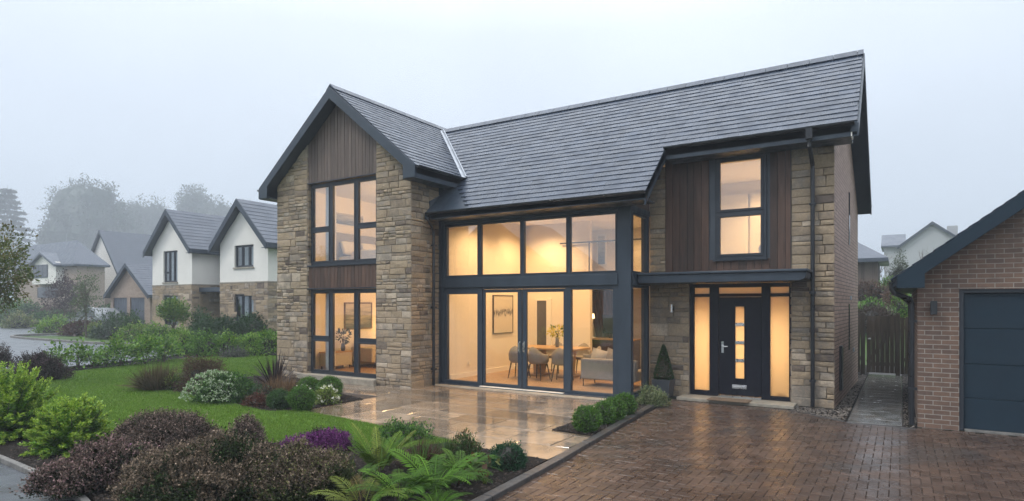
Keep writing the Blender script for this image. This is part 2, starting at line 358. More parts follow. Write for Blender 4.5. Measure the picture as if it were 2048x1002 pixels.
# ---------------------------------------------------------------- walls of stone, slates, boards
def stones(mb, axis, plane, sgn, u0, u1, v0, v1, top=None, holes=(), seed=0, hmul=1.0):
    """rubble blocks laid on the face of a wall: groups of courses broken up every metre or so"""
    rs = random.Random(seed)
    def P3(u, v, d): return (u, plane+sgn*d, v) if axis == 'y' else (plane+sgn*d, u, v)
    def block(a, b, c, d):
        mu = (a+b)/2
        if top and (c+d)/2 > top(mu): return
        for h in holes:
            if h[0]-.02 < mu < h[1]+.02 and h[2]-.02 < (c+d)/2 < h[3]+.02: return
        dep = rs.uniform(.008, .024); j = lambda s=.012: rs.uniform(-s, s); g = .004; ch = rs.uniform(.006, .012)
        o = [(a+g+j(.004), c+g+j(.005)), (b-g+j(.004), c+g+j(.005)), (b-g+j(.004), d-g+j(.005)), (a+g+j(.004), d-g+j(.005))]
        o = [(min(max(p[0], u0), u1), p[1]) for p in o]
        i = [(o[0][0]+ch+j(.005), o[0][1]+ch+j(.006)), (o[1][0]-ch+j(.005), o[1][1]+ch+j(.006)), (o[2][0]-ch+j(.005), o[2][1]-ch+j(.006)), (o[3][0]+ch+j(.005), o[3][1]-ch+j(.006))]
        vs = [P3(*p, 0) for p in o]+[P3(*p, dep+j(.006)) for p in i]
        cx, cz = (i[0][0]+i[2][0])/2, (i[0][1]+i[2][1])/2
        vs.append(P3(cx+j(.05), cz+j(.015), dep+rs.uniform(0, .012)))
        col = min(1, max(0, rs.gauss(.52, .24)))
        mb.add(vs, [(0, 1, 5, 4), (1, 2, 6, 5), (2, 3, 7, 6), (3, 0, 4, 7), (4, 5, 8), (5, 6, 8), (6, 7, 8), (7, 4, 8)], col)
    v = v0
    while v < v1-.03:
        H = min(rs.uniform(.30, .55)*hmul, v1-v)
        if v1-v-H < .12: H = v1-v
        u = u0
        while u < u1-.01:
            w = rs.uniform(.45, 1.1)
            if u1-u-w < .3: w = u1-u
            nr = max(1, round(H/(rs.choice([.10, .13, .15, .19, .22])*hmul))); hs = [rs.uniform(.6, 1.4) for _ in range(nr)]; t = sum(hs); z = v
            for h in hs:
                hh = h/t*H; x = u
                while x < u+w-.01:
                    bw = min(max(.12, rs.uniform(1.3, 3.2)*min(hh, .2)+rs.uniform(0, .1)), u+w-x)
                    if u+w-x-bw < .1: bw = u+w-x
                    if hh > .17 and rs.random() < .25:
                        q = rs.uniform(.35, .65)*hh; block(x, x+bw, z, z+q); block(x, x+bw, z+q, z+hh)
                    else: block(x, x+bw, z, z+hh)
                    x += bw
                z += hh
            u += w
        v += H
def slates(mb, O, U, V, L, wid, keep=None, e=.185, sw=.30, seed=1):
    """courses of slates up a slope: O eave corner, U unit along the eave, V unit up the slope"""
    rs = random.Random(seed); O, U, V = Vector(O), Vector(U), Vector(V); N = U.cross(V).normalized()
    if N.z < 0: N = -N
    rows = int(L/e)+1
    for r in range(rows):
        a = r*e-.03; b = min((r+1)*e+.03, L)
        if b-a < .05: continue
        x = -rs.uniform(0, sw) if r % 2 else -rs.uniform(0, sw)*.5
        while x < wid:
            w = sw*rs.uniform(.93, 1.07); x0, x1 = max(x, 0), min(x+w-.0015, wid); x += w
            if x1-x0 < .02: continue
            if keep:
                kk = keep((a+b)/2, x0, x1)
                if not kk: continue
                x0, x1 = kk
                if x1-x0 < .02: continue
            t = .019+rs.uniform(-.002, .003); h0 = rs.uniform(-.001, .0015); a2 = a+rs.uniform(-.003, .003)
            pts = [(x0, a2, 0), (x1, a2, 0), (x1, a2, t+h0), (x0, a2, t), (x1, b, .004+h0), (x0, b, .004)]
            mb.add([O+U*p[0]+V*p[1]+N*p[2] for p in pts], [(0, 1, 2, 3), (3, 2, 4, 5), (0, 3, 5), (1, 4, 2)], rs.gauss(.5, .22))
def boards(mb, x0, x1, z0, z1, y, w=.13, gap=.008, th=.02, top=None, hole=None, seed=3):
    rs = random.Random(seed); x = x0
    while x < x1-.02:
        b = min(x+w*rs.uniform(.92, 1.08), x1); c = rs.gauss(.5, .25); yy = y-rs.uniform(0, .004)
        spans = [(z0, z1)]
        if hole and b > hole[0]+.005 and x < hole[1]-.005: spans = [(z0, hole[2]), (hole[3], z1)]
        for s0, s1 in spans:
            if s1-s0 < .02: continue
            if top:
                ta, tb = top(x), top(b-gap)
                mb.prism([(x, s0), (b-gap, s0), (b-gap, tb), (x, ta)], 'y', yy, yy+th, c)
            else: mb.box(x, b-gap, yy, yy+th, s0, s1, c)
        x = b
def window(parent, name, x0, x1, z0, z1, y, mull=(), transom={}, fw=.06, sash=.035, dep=.08, glass='glass', fmat='anthracite_frame', axis='y', ids=None, bottom=None):
    """a framed window in a wall facing -y (axis 'y') or +x (axis 'x'): the frame is the part, every pane a sub-part"""
    f = MB(); fb = bottom or fw
    def bx(mb, a, b, c, d, p, q):
        if axis == 'y': mb.box(a, b, y+p, y+q, c, d, .5)
        else: mb.box(y-q, y-p, a, b, c, d, .5)
    xs = [x0]+list(mull)+[x1]
    bx(f, x0, x0+fw, z0, z1, 0, dep); bx(f, x1-fw, x1, z0, z1, 0, dep)
    bx(f, x0+fw, x1-fw, z1-fw, z1, 0, dep); bx(f, x0+fw, x1-fw, z0, z0+fb, 0, dep)
    for m in mull: bx(f, m-fw*.6, m+fw*.6, z0+fb, z1-fw, 0, dep)
    lights = []
    for i in range(len(xs)-1):
        a = xs[i]+(fw if i == 0 else fw*.6); b = xs[i+1]-(fw if i == len(xs)-2 else fw*.6)
        if i in transom:
            t = transom[i]; bx(f, a, b, t-fw*.5, t+fw*.5, 0, dep)
            lights += [(a, b, z0+fb, t-fw*.5), (a, b, t+fw*.5, z1-fw)]
        else: lights.append((a, b, z0+fb, z1-fw))
    if sash:
        for a, b, c, d in lights:
            bx(f, a, a+sash, c, d, -.012, dep-.02); bx(f, b-sash, b, c, d, -.012, dep-.02)
            bx(f, a+sash, b-sash, d-sash, d, -.012, dep-.02); bx(f, a+sash, b-sash, c, c+sash, -.012, dep-.02)
    o = f.build(name, m_[fmat], parent, bevel=.004)
    for a, b, c, d in lights:
        g = MB(); s = max(0, sash-.008)
        bx(g, a+s, b-s, c+s, d-s, .02, .038); g.build('pane', m_[glass], o)
    return o
def lamp(x, y, z, w, r=.06, col=(1, .61, .27), spot=False):
    l = bpy.data.lights.new('lamp_light', 'SPOT' if spot else 'POINT')
    if spot: l.spot_size = R(150); l.spot_blend = .9
    l.energy = w; l.color = col; l.shadow_soft_size = r
    o = bpy.data.objects.new('lamp_light', l); COL.objects.link(o); o.location = (x, y, z); return o

# ================================================================ THE HOUSE
house = thing('house', (-8, 13, 0), 'large two storey house of stone, brick and dark timber with a tall lit glazed bay', 'house')
def wingroof(x): return 7.50-.82*abs(x+12.14)
def mainroof(y): return 5.39+.905*(y-12.75)
WX0, WX1, WY, BY, YD = -14.56, -9.70, 10.98, 12.06, 13.2
# --- wing walls
b = MB()
pier = lambda a, c: [(a, 0), (c, 0), (c, wingroof(c)-.24), (a, wingroof(a)-.24)]
b.prism(pier(WX0, -13.32), 'y', WY, WY+.27); b.prism(pier(-10.81, WX1), 'y', WY, WY+.27)
b.box(WX1-.25, WX1, WY+.27, 11.72, 0, 5.2); b.box(WX0, WX0+.25, WY+.27, 18, 0, 5.2)
b.box(-13.32, -10.81, WY-.06, WY+.27, 0, .075)
sw = b.build('stone_wall', m_['mortar'], house)
s = MB()
stones(s, 'y', WY, -1, WX0, -13.32, 0, 6.6, lambda u: wingroof(u)-.22, seed=1, hmul=.85); stones(s, 'x', -13.32, 1, WY, WY+.16, 0, 5.9, seed=4); s.build('stone_facing', STONE, sw); s = MB()
stones(s, 'y', WY, -1, -10.81, WX1+.015, 0, 6.6, lambda u: wingroof(u)-.22, seed=2, hmul=.85)
stones(s, 'x', WX1, 1, WY-.01, 12.0, 0, 5.2, seed=3, hmul=.85)
s.build('stone_facing', STONE, sw)
b = MB(); b.box(WX1-.25, WX1-.02, 11.72, 18, 0, 5.2); b.prism([(11.62, 4.50), (13.1, 5.22), (13.1, 4.2), (11.62, 4.2)], 'x', WX1-.01, WX1+.05); b.build('cheek_cladding', m_['cheek'], house)
b = MB(); boards(b, -13.32, -10.81, 5.2, 7.2, WY+.03, .125, top=lambda x: wingroof(x)-.22, seed=5); b.build('gable_cladding', m_['timber_grey'], house)
b = MB(); b.prism([(-13.32, 5.2), (-10.81, 5.2), (-10.81, wingroof(-10.81)-.26), (-12.14, wingroof(-12.14)-.26), (-13.32, wingroof(-13.32)-.26)], 'y', WY+.06, WY+.2); b.build('gable_backing', m_['cheek'], house)
b = MB(); boards(b, -13.32, -10.81, 2.42, 2.98, WY+.03, .125, seed=6); b.build('spandrel_cladding', m_['timber'], house)
b = MB(); b.box(-13.31, -10.82, WY+.06, WY+.2, 2.40, 3.0); b.build('spandrel_backing', m_['cheek'], house)
for z_, w_ in ((2.985, 3.02), (2.385, 2.415), (5.175, 5.2)): b = MB(); b.box(-13.34, -10.80, WY-.005, WY+.06, z_, w_); b.build('flashing', m_['anthracite_frame'], house)
b = MB(); b.box(-13.55, -10.75, WY-.16, WY-.06, 0, .16); b.box(-13.32, -10.81, WY-.06, WY+.25, .075, .16); b.build('sill', m_['sill_stone'], house, bevel=.01)
window(house, 'window', -13.32, -10.81, 3.02, 5.175, WY+.1, (-12.53, -11.60), {0: 3.96, 2: 3.96}, fw=.075, glass='sky_glass')
window(house, 'window', -13.32, -10.81, .16, 2.385, WY+.1, (-12.53, -11.60), {0: 1.09, 2: 1.07}, fw=.075)
# --- wing roof
RY0, RY1, EX0, EX1 = 10.70, 18.2, -14.96, -9.32
b = MB(); z0 = wingroof(EX0); z1 = wingroof(EX1)
b.prism([(EX0, z0-.03), (-12.14, 7.47), (-12.14, 7.27), (EX0, z0-.20)], 'y', RY0+.03, RY1); b.prism([(-12.14, 7.47), (EX1, z1-.03), (EX1, z1-.20), (-12.14, 7.27)], 'y', RY0+.03, RY1)
rf = b.build('roof', m_['anthracite'], house)
b = MB(); Lw = 2.82*math.hypot(1, .82); vv = Vector((1, 0, .82)).normalized()
slates(b, (EX0, RY0, z0-.02), (0, 1, 0), vv, Lw, RY1-RY0, seed=2)
slates(b, (EX1, RY0, z1-.02), (0, 1, 0), Vector((-1, 0, .82)).normalized(), Lw, RY1-RY0, seed=3); b.build('slates', m_['slate'], rf)
b = MB(); y = RY0
while y < 16.6:
    b.prism([(-12.29, 7.40), (-12.14, 7.545), (-11.99, 7.40), (-12.01, 7.38), (-12.14, 7.50), (-12.27, 7.38)], 'y', y, y+.44+random.uniform(-.003, .003)); y += .45
b.build('ridge_tiles', m_['slate'], rf)
b = MB()   # barge boards with boxed feet
for s_, ex in ((-1, EX0), (1, EX1)):
    ze = wingroof(ex)
    b.prism([(ex, ze-.02), (-12.14, 7.46), (-12.14, 7.17), (ex-s_*.36, ze-.29+.36*.82), (ex-s_*.36, ze-.30), (ex, ze-.30)][::s_], 'y', RY0-.03, RY0+.015)
b.build('barge_board', m_['anthracite'], rf, bevel=.004)
b = MB(); b.box(EX1-.40, EX1-.02, RY0+.015, 12.5, z1-.31, z1-.285); b.box(EX0+.02, EX0+.42, RY0+.015, RY1, z0-.31, z0-.285)
b.box(EX1-.025, EX1, RY0+.015, 12.6, z1-.31, z1-.06); b.box(EX0, EX0+.025, RY0+.015, RY1, z0-.31, z0-.06)
b.prism([(EX0+.4, wingroof(EX0+.4)-.27), (-12.14, 7.22), (EX1-.4, wingroof(EX1-.4)-.27), (EX1-.4, wingroof(EX1-.4)-.30), (-12.14, 7.19), (EX0+.4, wingroof(EX0+.4)-.30)], 'y', RY0+.02, WY+.1)
b.build('soffit', m_['anthracite'], rf)
def gutter(parent, p, q, out, r=.055):
    mb = MB(); p, q, o_ = Vector(p), Vector(q), Vector(out); vs = []
    prof = [(r*math.cos(t), r*math.sin(t)) for t in [math.pi+i*math.pi/8 for i in range(9)]]; pi = [(x*.86, y_*.86+.002) for x, y_ in prof[::-1]]
    pr = prof+pi; n = len(pr)
    for e_ in (p, q): vs += [e_+o_*(a+r)+Vector((0, 0, c)) for a, c in pr]
    mb.add(vs, [(i, (i+1) % n, n+(i+1) % n, n+i) for i in range(n)]+[(i, i+1, n-2-i, n-1-i) for i in range(8)]+[(n+i, n+i+1, n+n-2-i, n+n-1-i) for i in range(8)], .5)
    return mb.build('gutter', m_['black_plastic'], parent)
gutter(house, (EX1+.005, RY0, z1-.03), (EX1+.005, 12.6, z1-.03), (1, 0, 0)); gutter(house, (EX0-.005, RY0, z0-.03), (EX0-.005, RY1, z0-.03), (-1, 0, 0))
# --- main roof
XV0, XV1, XC, YE, YL, YR = -12.0, -.65, -4.15, 12.65, 11.45, 14.85
ZR = mainroof(YR); zE = mainroof(YE); zL = mainroof(YL); YB, ZB = 18.53, 4.62
b = MB()
b.prism([(YE, zE-.03), (YR, ZR-.03), (YB, ZB), (YB, ZB-.2), (YR, ZR-.26), (YE, zE-.2)], 'x', -9.9, XV1)
b.prism([(14.2, mainroof(14.2)-.03), (YR, ZR-.03), (YB, ZB), (YB, ZB-.2), (YR, ZR-.26), (14.2, mainroof(14.2)-.2)], 'x', XV0, -9.9)
b.prism([(YL, zL-.03), (YE-.001, zE-.031), (YE-.001, zE-.2), (YL, zL-.17)], 'x', WX1+.02, XC)
rf = b.build('roof', m_['anthracite'], house)
b = MB(); vm = Vector((0, 1, .905)).normalized(); Lm = (YR-YL)*math.hypot(1, .905); brk = (YE-YL)*math.hypot(1, .905)
def keep(v, x0, x1):
    a, c = XV0+x0, XV0+x1
    a = max(a, -12.14+(7.50-zL-v*.671)/.82-.22)
    if v < brk-.02: a = max(a, WX1+.03); c = min(c, XC)
    return (a-XV0, c-XV0) if c > a else None
slates(b, (XV0, YL, zL-.02), (1, 0, 0), vm, Lm, XV1-XV0, keep, seed=8)
slates(b, (XV0, YB, ZB+.01), (1, 0, 0), Vector((0, YR-YB, ZR-ZB)).normalized(), math.hypot(YR-YB, ZR-ZB), XV1-XV0, seed=9, e=.3, sw=.4)
b.build('slates', m_['slate'], rf)
b = MB(); x = XV0
while x < XV1-.05:
    x2 = min(x+.44, XV1+.005); b.prism([(YR-.15, ZR-.10), (YR, ZR+.045), (YR+.15, ZR-.08), (YR+.13, ZR-.10), (YR, ZR), (YR-.13, ZR-.12)], 'x', x, x2); x += .45
b.build('ridge_tiles', m_['slate'], rf)
def pv(x):   # valley where the wing slope meets the main slope
    z = wingroof(x); return Vector((x, 12.75+(z-5.39)/.905, z))
b = MB(); a_, c_ = pv(EX1+.06), pv(-11.85)
b.bar(a_+Vector((.0, 0, .025)), c_+Vector((0, 0, .025)), .10, .02, up=(.4, -.4, .8)); b.bar(a_+Vector((.06, .0, .055)), c_+Vector((.06, 0, .055)), .025, .03, up=(.4, -.4, .8))
b.build('valley_lead', m_['lead'], rf)
b = MB()   # verge boards and soffit of the right gable, cheek of the step
b.prism([(YE+.0, zE-.28), (YR, ZR-.30), (YB, ZB-.30), (YB, ZB-.02), (YR, ZR-.045), (YE, zE-.045)], 'x', XV1+.001, XV1+.026)
b.build('barge_board', m_['anthracite'], rf)
b = MB(); b.prism([(YE+.03, zE-.25), (YR, ZR-.29), (YB-.02, ZB-.25), (YB-.02, ZB-.28), (YR, ZR-.32), (YE+.03, zE-.28)], 'x', -1.0, XV1); b.build('soffit', m_['anthracite'], rf)
b = MB(); b.prism([(YL, zL-.30), (YE+.03, zE-.26), (YE+.03, zE-.035), (YL, zL-.03)], 'x', XC-.03, XC+.0); b.build('barge_board', m_['anthracite'], rf)
b = MB(); b.prism([(YL+.02, zL-.17), (YE+.1, zE-.16), (YE+.1, zE-.19), (YL+.02, zL-.20)], 'x', -4.69, XC-.03); b.build('soffit', m_['timber_grey'], rf)
b = MB(); b.box(XC+.0, XV1-.10, YE+.0, YE+.03, zE-.28, zE-.035); b.box(XC, XV1-.1, YE+.03, YD+.05, zE-.28, zE-.25); b.box(WX1+.22, XC-.03, YL, YL+.03, zL-.19, zL-.03); b.box(WX1+.22, XC-.03, YL+.03, BY, zL-.19, zL-.165)
b.build('fascia', m_['anthracite'], rf, bevel=.003)
b = MB(); b.box(XV1-.10, XV1-.08, YE+.005, YE+.30, zE-.275, zE-.04); b.build('eave_end_cap', m_['white_trim'], rf)
gutter(house, (XC-.02, YE-.003, zE-.03), (XV1-.04, YE-.003, zE-.03), (0, -1, 0)); gutter(house, (WX1+.12, YL-.003, zL-.03), (XC-.0, YL-.003, zL-.03), (0, -1, 0))
gutter(house, (XV0, YB, ZB-.05), (XV1+.03, YB, ZB-.05), (0, 1, 0))
# --- right gable of brick
gx0, gx1 = -1.06, -.93
b = MB(); pl = [(YD-.0, 0), (18.4, 0), (18.4, ZB-.15), (YR, ZR-.32), (YD, 5.45)]
gx = lambda y: gx0+(gx1-gx0)*(y-YD)/(18.4-YD)
vs = [(gx(p[0]), p[0], p[1]) for p in pl]+[(gx(p[0])-.25, p[0], p[1]) for p in pl]; n_ = len(pl)
b.add(vs, [tuple(range(n_)), tuple(range(n_, 2*n_))[::-1]]+[(i, (i+1) % n_, n_+(i+1) % n_, n_+i) for i in range(n_)], .5)
b.box(-12, -1.2, 18.15, 18.4, 0, 4.4)
bw = b.build('brick_wall', BRICK, house)
for z_, w_ in ((3.35, 4.55), (.95, 2.0)): b = MB(); b.box(gx(16.1)-.02, gx(16.1)+.012, 15.98, 16.2, z_, w_); b.build('slit_window', m_['car_glass'], house)
b = MB(); b.box(gx(14.2)-.01, gx(14.2)+.05, 14.05, 14.35, .25, 1.15); b.build('meter_box', m_['black_plastic'], house, bevel=.01)
for y, z_ in ((16.3, 2.1), (17.0, .85)): b = MB(); b.box(gx(y), gx(y)+.03, y, y+.11, z_, z_+.09); b.build('air_vent', m_['lead'], house)
# --- main front stone
b = MB(); b.box(-1.81, -1.30, YD, YD+.25, 0, 5.2); b.box(-1.30, -1.065, YD, YD+.25, 0, 5.3); b.box(-4.69, -4.33, YD, YD+.25, 2.45, 5.0); b.box(-4.69, -3.82, YD, YD+.25, 0, 2.45)
sw = b.build('stone_wall', m_['mortar'], house)
s = MB(); stones(s, 'y', YD, -1, -1.81, -1.05, 0, 5.12, seed=11); stones(s, 'x', -1.81, -1, YD, YD+.12, 0, 2.45, seed=14); s.build('stone_facing', STONE, sw); s = MB(); stones(s, 'y', YD, -1, -4.69, -4.33, 2.45, 5.0, seed=12); stones(s, 'y', YD, -1, -4.69, -3.82, 0, 2.45, seed=13)
s.build('stone_facing', STONE, sw)
HW = (-3.27, -2.26, 2.92, 5.04)
b = MB(); boards(b, -4.33, -1.81, 2.45, 5.1, YD-.035, .15, hole=HW, seed=15); b.build('timber_cladding', m_['timber'], house)
b = MB(); b.box(-4.33, HW[0], YD, YD+.2, 2.45, 5.1); b.box(HW[1], -1.81, YD, YD+.2, 2.45, 5.1); b.box(HW[0], HW[1], YD, YD+.2, 2.45, HW[2]); b.box(HW[0], HW[1], YD, YD+.2, HW[3], 5.1); b.build('timber_backing', m_['cheek'], house)
window(house, 'window', HW[0], HW[1], HW[2], HW[3], YD-.05, (), {0: 3.87}, fw=.06, sash=.05, glass='sky_glass')
b = MB(); b.box(HW[0]-.03, HW[1]+.03, YD-.10, YD-.03, HW[2]-.03, HW[2]-.003); b.build('sill', m_['anthracite_frame'], house)
# --- canopy over the entrance
b = MB(); pr = [(-4.66, 2.43), (-1.56, 2.43), (-1.47, 2.47), (-1.45, 2.53), (-1.45, 2.60), (-4.66, 2.60)]
b.prism(pr, 'y', 12.38, YD-.04, .5); b.box(-4.66, -1.42, 12.34, YD-.036, 2.60, 2.65); b.build('canopy', m_['anthracite'], house, bevel=.012)
# --- entrance screen and door
YS = YD+.06; f = MB()
X0, X1, ZS0, ZS1 = -3.82, -1.81, .07, 2.43
posts = [(X0, X0+.09), (-3.41, -3.22), (-2.375, -2.21), (X1-.05, X1)]
for a, c in posts: f.box(a, c, YS, YS+.1, ZS0, ZS1, .5)
for (a, c) in ((X0+.09, -3.41), (-3.22, -2.375), (-2.21, X1-.05)):
    f.box(a, c, YS, YS+.1, 2.345, ZS1, .5); f.box(a, c, YS, YS+.1, 2.15, 2.215, .5)
f.box(X0+.09, -3.41, YS, YS+.1, ZS0, .17, .5); f.box(-2.21, X1-.05, YS, YS+.1, ZS0, .15, .5)
scr = f.build('entrance_screen', m_['door_navy'], house, bevel=.004)
for (a, c, z_, w_) in ((X0+.09, -3.41, .17, 2.15), (-2.21, X1-.05, .15, 2.15), (X0+.09, -3.41, 2.215, 2.345), (-3.22, -2.375, 2.215, 2.345), (-2.21, X1-.05, 2.215, 2.345)):
    g = MB(); g.box(a-.003, c+.003, YS+.04, YS+.055, z_-.003, w_+.003); g.build('frosted_pane', FROST, scr)
d = MB(); dx0, dx1, lx0, lx1 = -3.215, -2.38, -2.89, -2.71
d.box(dx0, lx0, YS+.02, YS+.075, .105, 2.145, .5); d.box(lx1, dx1, YS+.02, YS+.075, .105, 2.145, .5); d.box(lx0, lx1, YS+.02, YS+.075, .105, .46, .5); d.box(lx0, lx1, YS+.02, YS+.075, 1.95, 2.145, .5)
for (a, c, z_, w_) in ((lx0-.03, lx0, .43, 1.98), (lx1, lx1+.03, .43, 1.98), (lx0, lx1, .43, .46), (lx0, lx1, 1.95, 1.98)): d.box(a, c, YS+.008, YS+.02, z_, w_, .5)
door = d.build('front_door', m_['door_navy'], house, bevel=.003)
zz = [.46+i*(1.49/4) for i in range(5)]
for i in range(4):
    g = MB(); g.box(lx0, lx1, YS+.04, YS+.05, zz[i]+(.03 if i else 0), zz[i+1]-(.03 if i < 3 else 0)); g.build('frosted_pane', FROST, door)
for i in (1, 2, 3): g = MB(); g.box(lx0, lx1, YS+.02, YS+.06, zz[i]-.03, zz[i]+.03, .5); g.build('glazing_bar', m_['steel'], door)
g = MB(); g.box(-3.165, -3.12, YS+.008, YS+.02, .98, 1.22, .5); g.tube([(-3.143, YS+.02, 1.12), (-3.143, YS-.04, 1.12), (-3.13, YS-.05, 1.12), (-3.02, YS-.05, 1.115)], .011); g.build('handle', m_['steel'], door)
g = MB(); g.box(-2.95, -2.66, YS+.006, YS+.02, .25, .33, .5); g.box(-2.94, -2.67, YS-.004, YS+.006, .265, .30, .5); g.build('letterbox', m_['steel'], door, bevel=.004)
b = MB(); b.box(-3.22, -2.375, YS-.06, YS+.1, .07, .10); b.build('threshold', m_['steel'], house)
b = MB(); b.box(-3.95, -1.70, 12.72, YS-.0, .0, .065); b.build('doorstep', m_['sill_stone'], house, bevel=.008)
# --- glazed bay
GX0, GX1 = WX1, -4.69
b = MB(); b.box(GX0+.04, GX0+.13, BY, BY+.16, 0.0, 4.02); b.box(-4.97, GX1, BY-.01, BY+.10, 0, 4.05)
b.box(GX0+.13, -4.97, BY-.03, BY+.18, 2.40, 2.63); b.box(GX0+.13, -4.97, BY-.015, BY+.16, 3.965, 4.05)
b.box(GX1-.16, GX1+.01, BY+.10, YD, 2.40, 2.63); b.box(GX1-.16, GX1, BY+.10, YD, 3.93, 4.05); b.box(GX1-.16, GX1-.002, YD-.12, YD-.03, 0, 2.40); b.box(GX1-.16, GX1-.002, YD-.12, YD-.03, 2.63, 3.93)
b.box(GX1-.16, GX1, BY+.10, YD-.12, .0, .09)
bf = b.build('bay_frame', m_['anthracite'], house, bevel=.005)
b = MB(); b.prism([(BY+.02, 4.05), (YD, 4.05), (YD, mainroof(YD)-.22), (BY+.02, mainroof(BY)-.22)], 'x', GX1-.2, GX1-.01); b.build('step_cladding', m_['timber_grey'], house)
b = MB(); b.box(GX0+.13, -4.97, BY+.02, BY+.15, 4.05, 4.45); b.build('bay_head', m_['cheek'], house)
window(house, 'upper_glazing', GX0+.13, -4.97, 2.63, 3.965, BY+.02, (-8.52, -7.32, -6.14), fw=.05, sash=.022, dep=.1, fmat='anthracite', glass='sky_glass')
f = MB()
f.box(GX0+.04, -4.97, BY-.10, BY+.14, 0, .045); f.box(-9.57, -8.44, BY+.02, BY+.12, .045, .13); f.box(-9.57, -8.44, BY+.02, BY+.12, 2.24, 2.40); f.box(-9.57, -9.50, BY+.02, BY+.12, .13, 2.24); f.box(-8.58, -8.44, BY+.02, BY+.12, .13, 2.24)
f.box(-6.22, -4.97, BY+.02, BY+.12, .045, .11); f.box(-6.22, -4.97, BY+.02, BY+.12, 2.31, 2.40); f.box(-6.22, -6.08, BY+.02, BY+.12, .11, 2.31); f.box(-5.10, -4.97, BY+.02, BY+.12, .11, 2.31)
f.box(-8.44, -6.22, BY+.03, BY+.13, 2.35, 2.40)
lf = f.build('lower_glazing', m_['anthracite'], house, bevel=.004)
for a, c, z_, w_ in ((-9.503, -8.577, .127, 2.243), (-6.083, -5.097, .107, 2.313)):
    g = MB(); g.box(a, c, BY+.06, BY+.078, z_, w_); g.build('pane', GLASS, lf)
for i, (a, c) in enumerate(((-8.43, -7.35), (-7.33, -6.225))):
    f = MB(); wl, wr = (.05, .11) if i == 0 else (.11, .05)
    f.box(a, a+wl, BY+.045, BY+.10, .06, 2.345); f.box(c-wr, c, BY+.045, BY+.10, .06, 2.345); f.box(a+wl, c-wr, BY+.045, BY+.10, 2.27, 2.345); f.box(a+wl, c-wr, BY+.045, BY+.10, .06, .13)
    sd = f.build('sliding_door', m_['anthracite'], house, bevel=.003)
    g = MB(); g.box(a+wl-.003, c-wr+.003, BY+.065, BY+.083, .127, 2.273); g.build('pane', GLASS, sd)
    hx = c-.05 if i == 0 else a+.05
    g = MB(); g.box(hx-.012, hx+.012, BY+.036, BY+.045, .88, 1.14); g.tube([(hx, BY+.036, .91), (hx, BY-.005, .92), (hx, BY-.01, .94), (hx, BY-.01, 1.08), (hx, BY-.005, 1.10), (hx, BY+.036, 1.11)], .010); g.build('handle', m_['steel'], sd)
b = MB(); b.box(-8.44, -6.22, BY-.105, BY-.02, .0455, .058); b.build('door_track', m_['white_trim'], house)
for z_, w_ in ((.09, 2.40), (2.63, 3.93)):
    window(house, 'side_glazing', BY+.10, YD-.12, z_, w_, GX1-.02, fw=.04, sash=.02, dep=.08, axis='x', fmat='anthracite')
b = MB(); b.box(GX0+.0, -4.9, BY-.34, BY-.10, -.02, .03); b.build('sill', m_['sill_stone'], house, bevel=.008)
# --- downpipes
b = MB(); px_, py_ = WX1+.10, 11.74
b.tube([(px_+.05, YL+.02-.06, zL-.10), (px_+.05, YL-.02, zL-.2), (px_, py_-.08, zL-.38), (px_, py_-.05, zL-.5), (px_, py_-.05, .03)], .038, 10)
for z_ in (.4, 1.9, 3.4): b.box(px_-.055, px_+.055, py_-.10, py_, z_, z_+.04)
b.build('downpipe', m_['black_plastic'], house)
b = MB(); px_ = -1.42
b.box(px_-.055, px_+.055, YE-.13, YE-.004, zE-.25, zE-.06)
b.tube([(px_, YE-.06, zE-.24), (px_, YE-.05, zE-.36), (px_, YD-.12, zE-.62), (px_, YD-.10, zE-.72), (px_, YD-.10, .03)], .038, 10)
for z_ in (.5, 2.2, 3.9): b.box(px_-.055, px_+.055, YD-.14, YD, z_, z_+.04)
b.build('downpipe', m_['black_plastic'], house)
# --- rooms
b = MB()   # outer shell parts that keep the rooms dark to the outside, and floors
b.box(-14.3, -9.95, 11.25, 18, -.02, .10); b.box(-9.68, -4.80, BY+.15, 18.15, -.02, .10); b.box(-4.70, -1.32, YD+.17, 18.15, -.02, .10)
b.build('ground_floor', m_['oak_floor'], house)
for q_ in ((-14.3, -9.95, 11.27, 16.2, 2.50, 2.98), (-4.66, -1.32, YD+.2, 17, 2.50, 2.78), (-9.5, -4.80, 16.6, 18.0, 2.45, 2.65)): b = MB(); b.box(*q_); b.build('upper_floor', m_['ceiling_paint'], house)
b = MB(); b.box(-14.3, -9.95, 11.2, 16.2, 5.22, 5.27); b.box(-9.68, -4.80, BY+.15, 18.15, 4.34, 4.39); b.box(-4.66, -1.32, YD+.05, 17, 5.06, 5.1); b.build('ceiling', m_['ceiling_paint'], house)
b = MB()
b.box(-14.31, -14.25, 11.27, 16, .1, 5.22); b.box(-10.02, -9.955, 11.27, 16, .1, 5.22); b.box(-14.25, -10.02, 15.6, 15.75, .1, 5.22)   # wing
b.box(-9.66, -9.55, BY+.17, 15.9, .1, 4.34); b.box(-9.66, -7.40, 15.9, 16.05, .1, 4.34); b.box(-9.66, -9.55, 16.05, 18.0, .1, 4.34); b.box(-9.66, -4.80, 18.0, 18.14, .1, 4.34); b.box(-4.80, -4.70, YD+.1, 18.0, .1, 4.34)  # bay
b.box(-4.70, -4.64, YD+.26, 17, .1, 5.06); b.box(-1.36, -1.30, YD+.26, 17, .1, 5.06); b.box(-4.64, -1.36, 16.2, 16.3, .1, 5.06)   # hall and room above
b.build('inner_wall', m_['wall_paint'], house)
b = MB(); b.box(-9.55, -9.53, BY+.2, 15.9, .1, .22); b.box(-9.53, -7.4, 15.88, 15.9, .1, .22); b.box(-14.2, -10.02, 15.58, 15.6, .1, .22); b.build('skirting', m_['white_trim'], house)
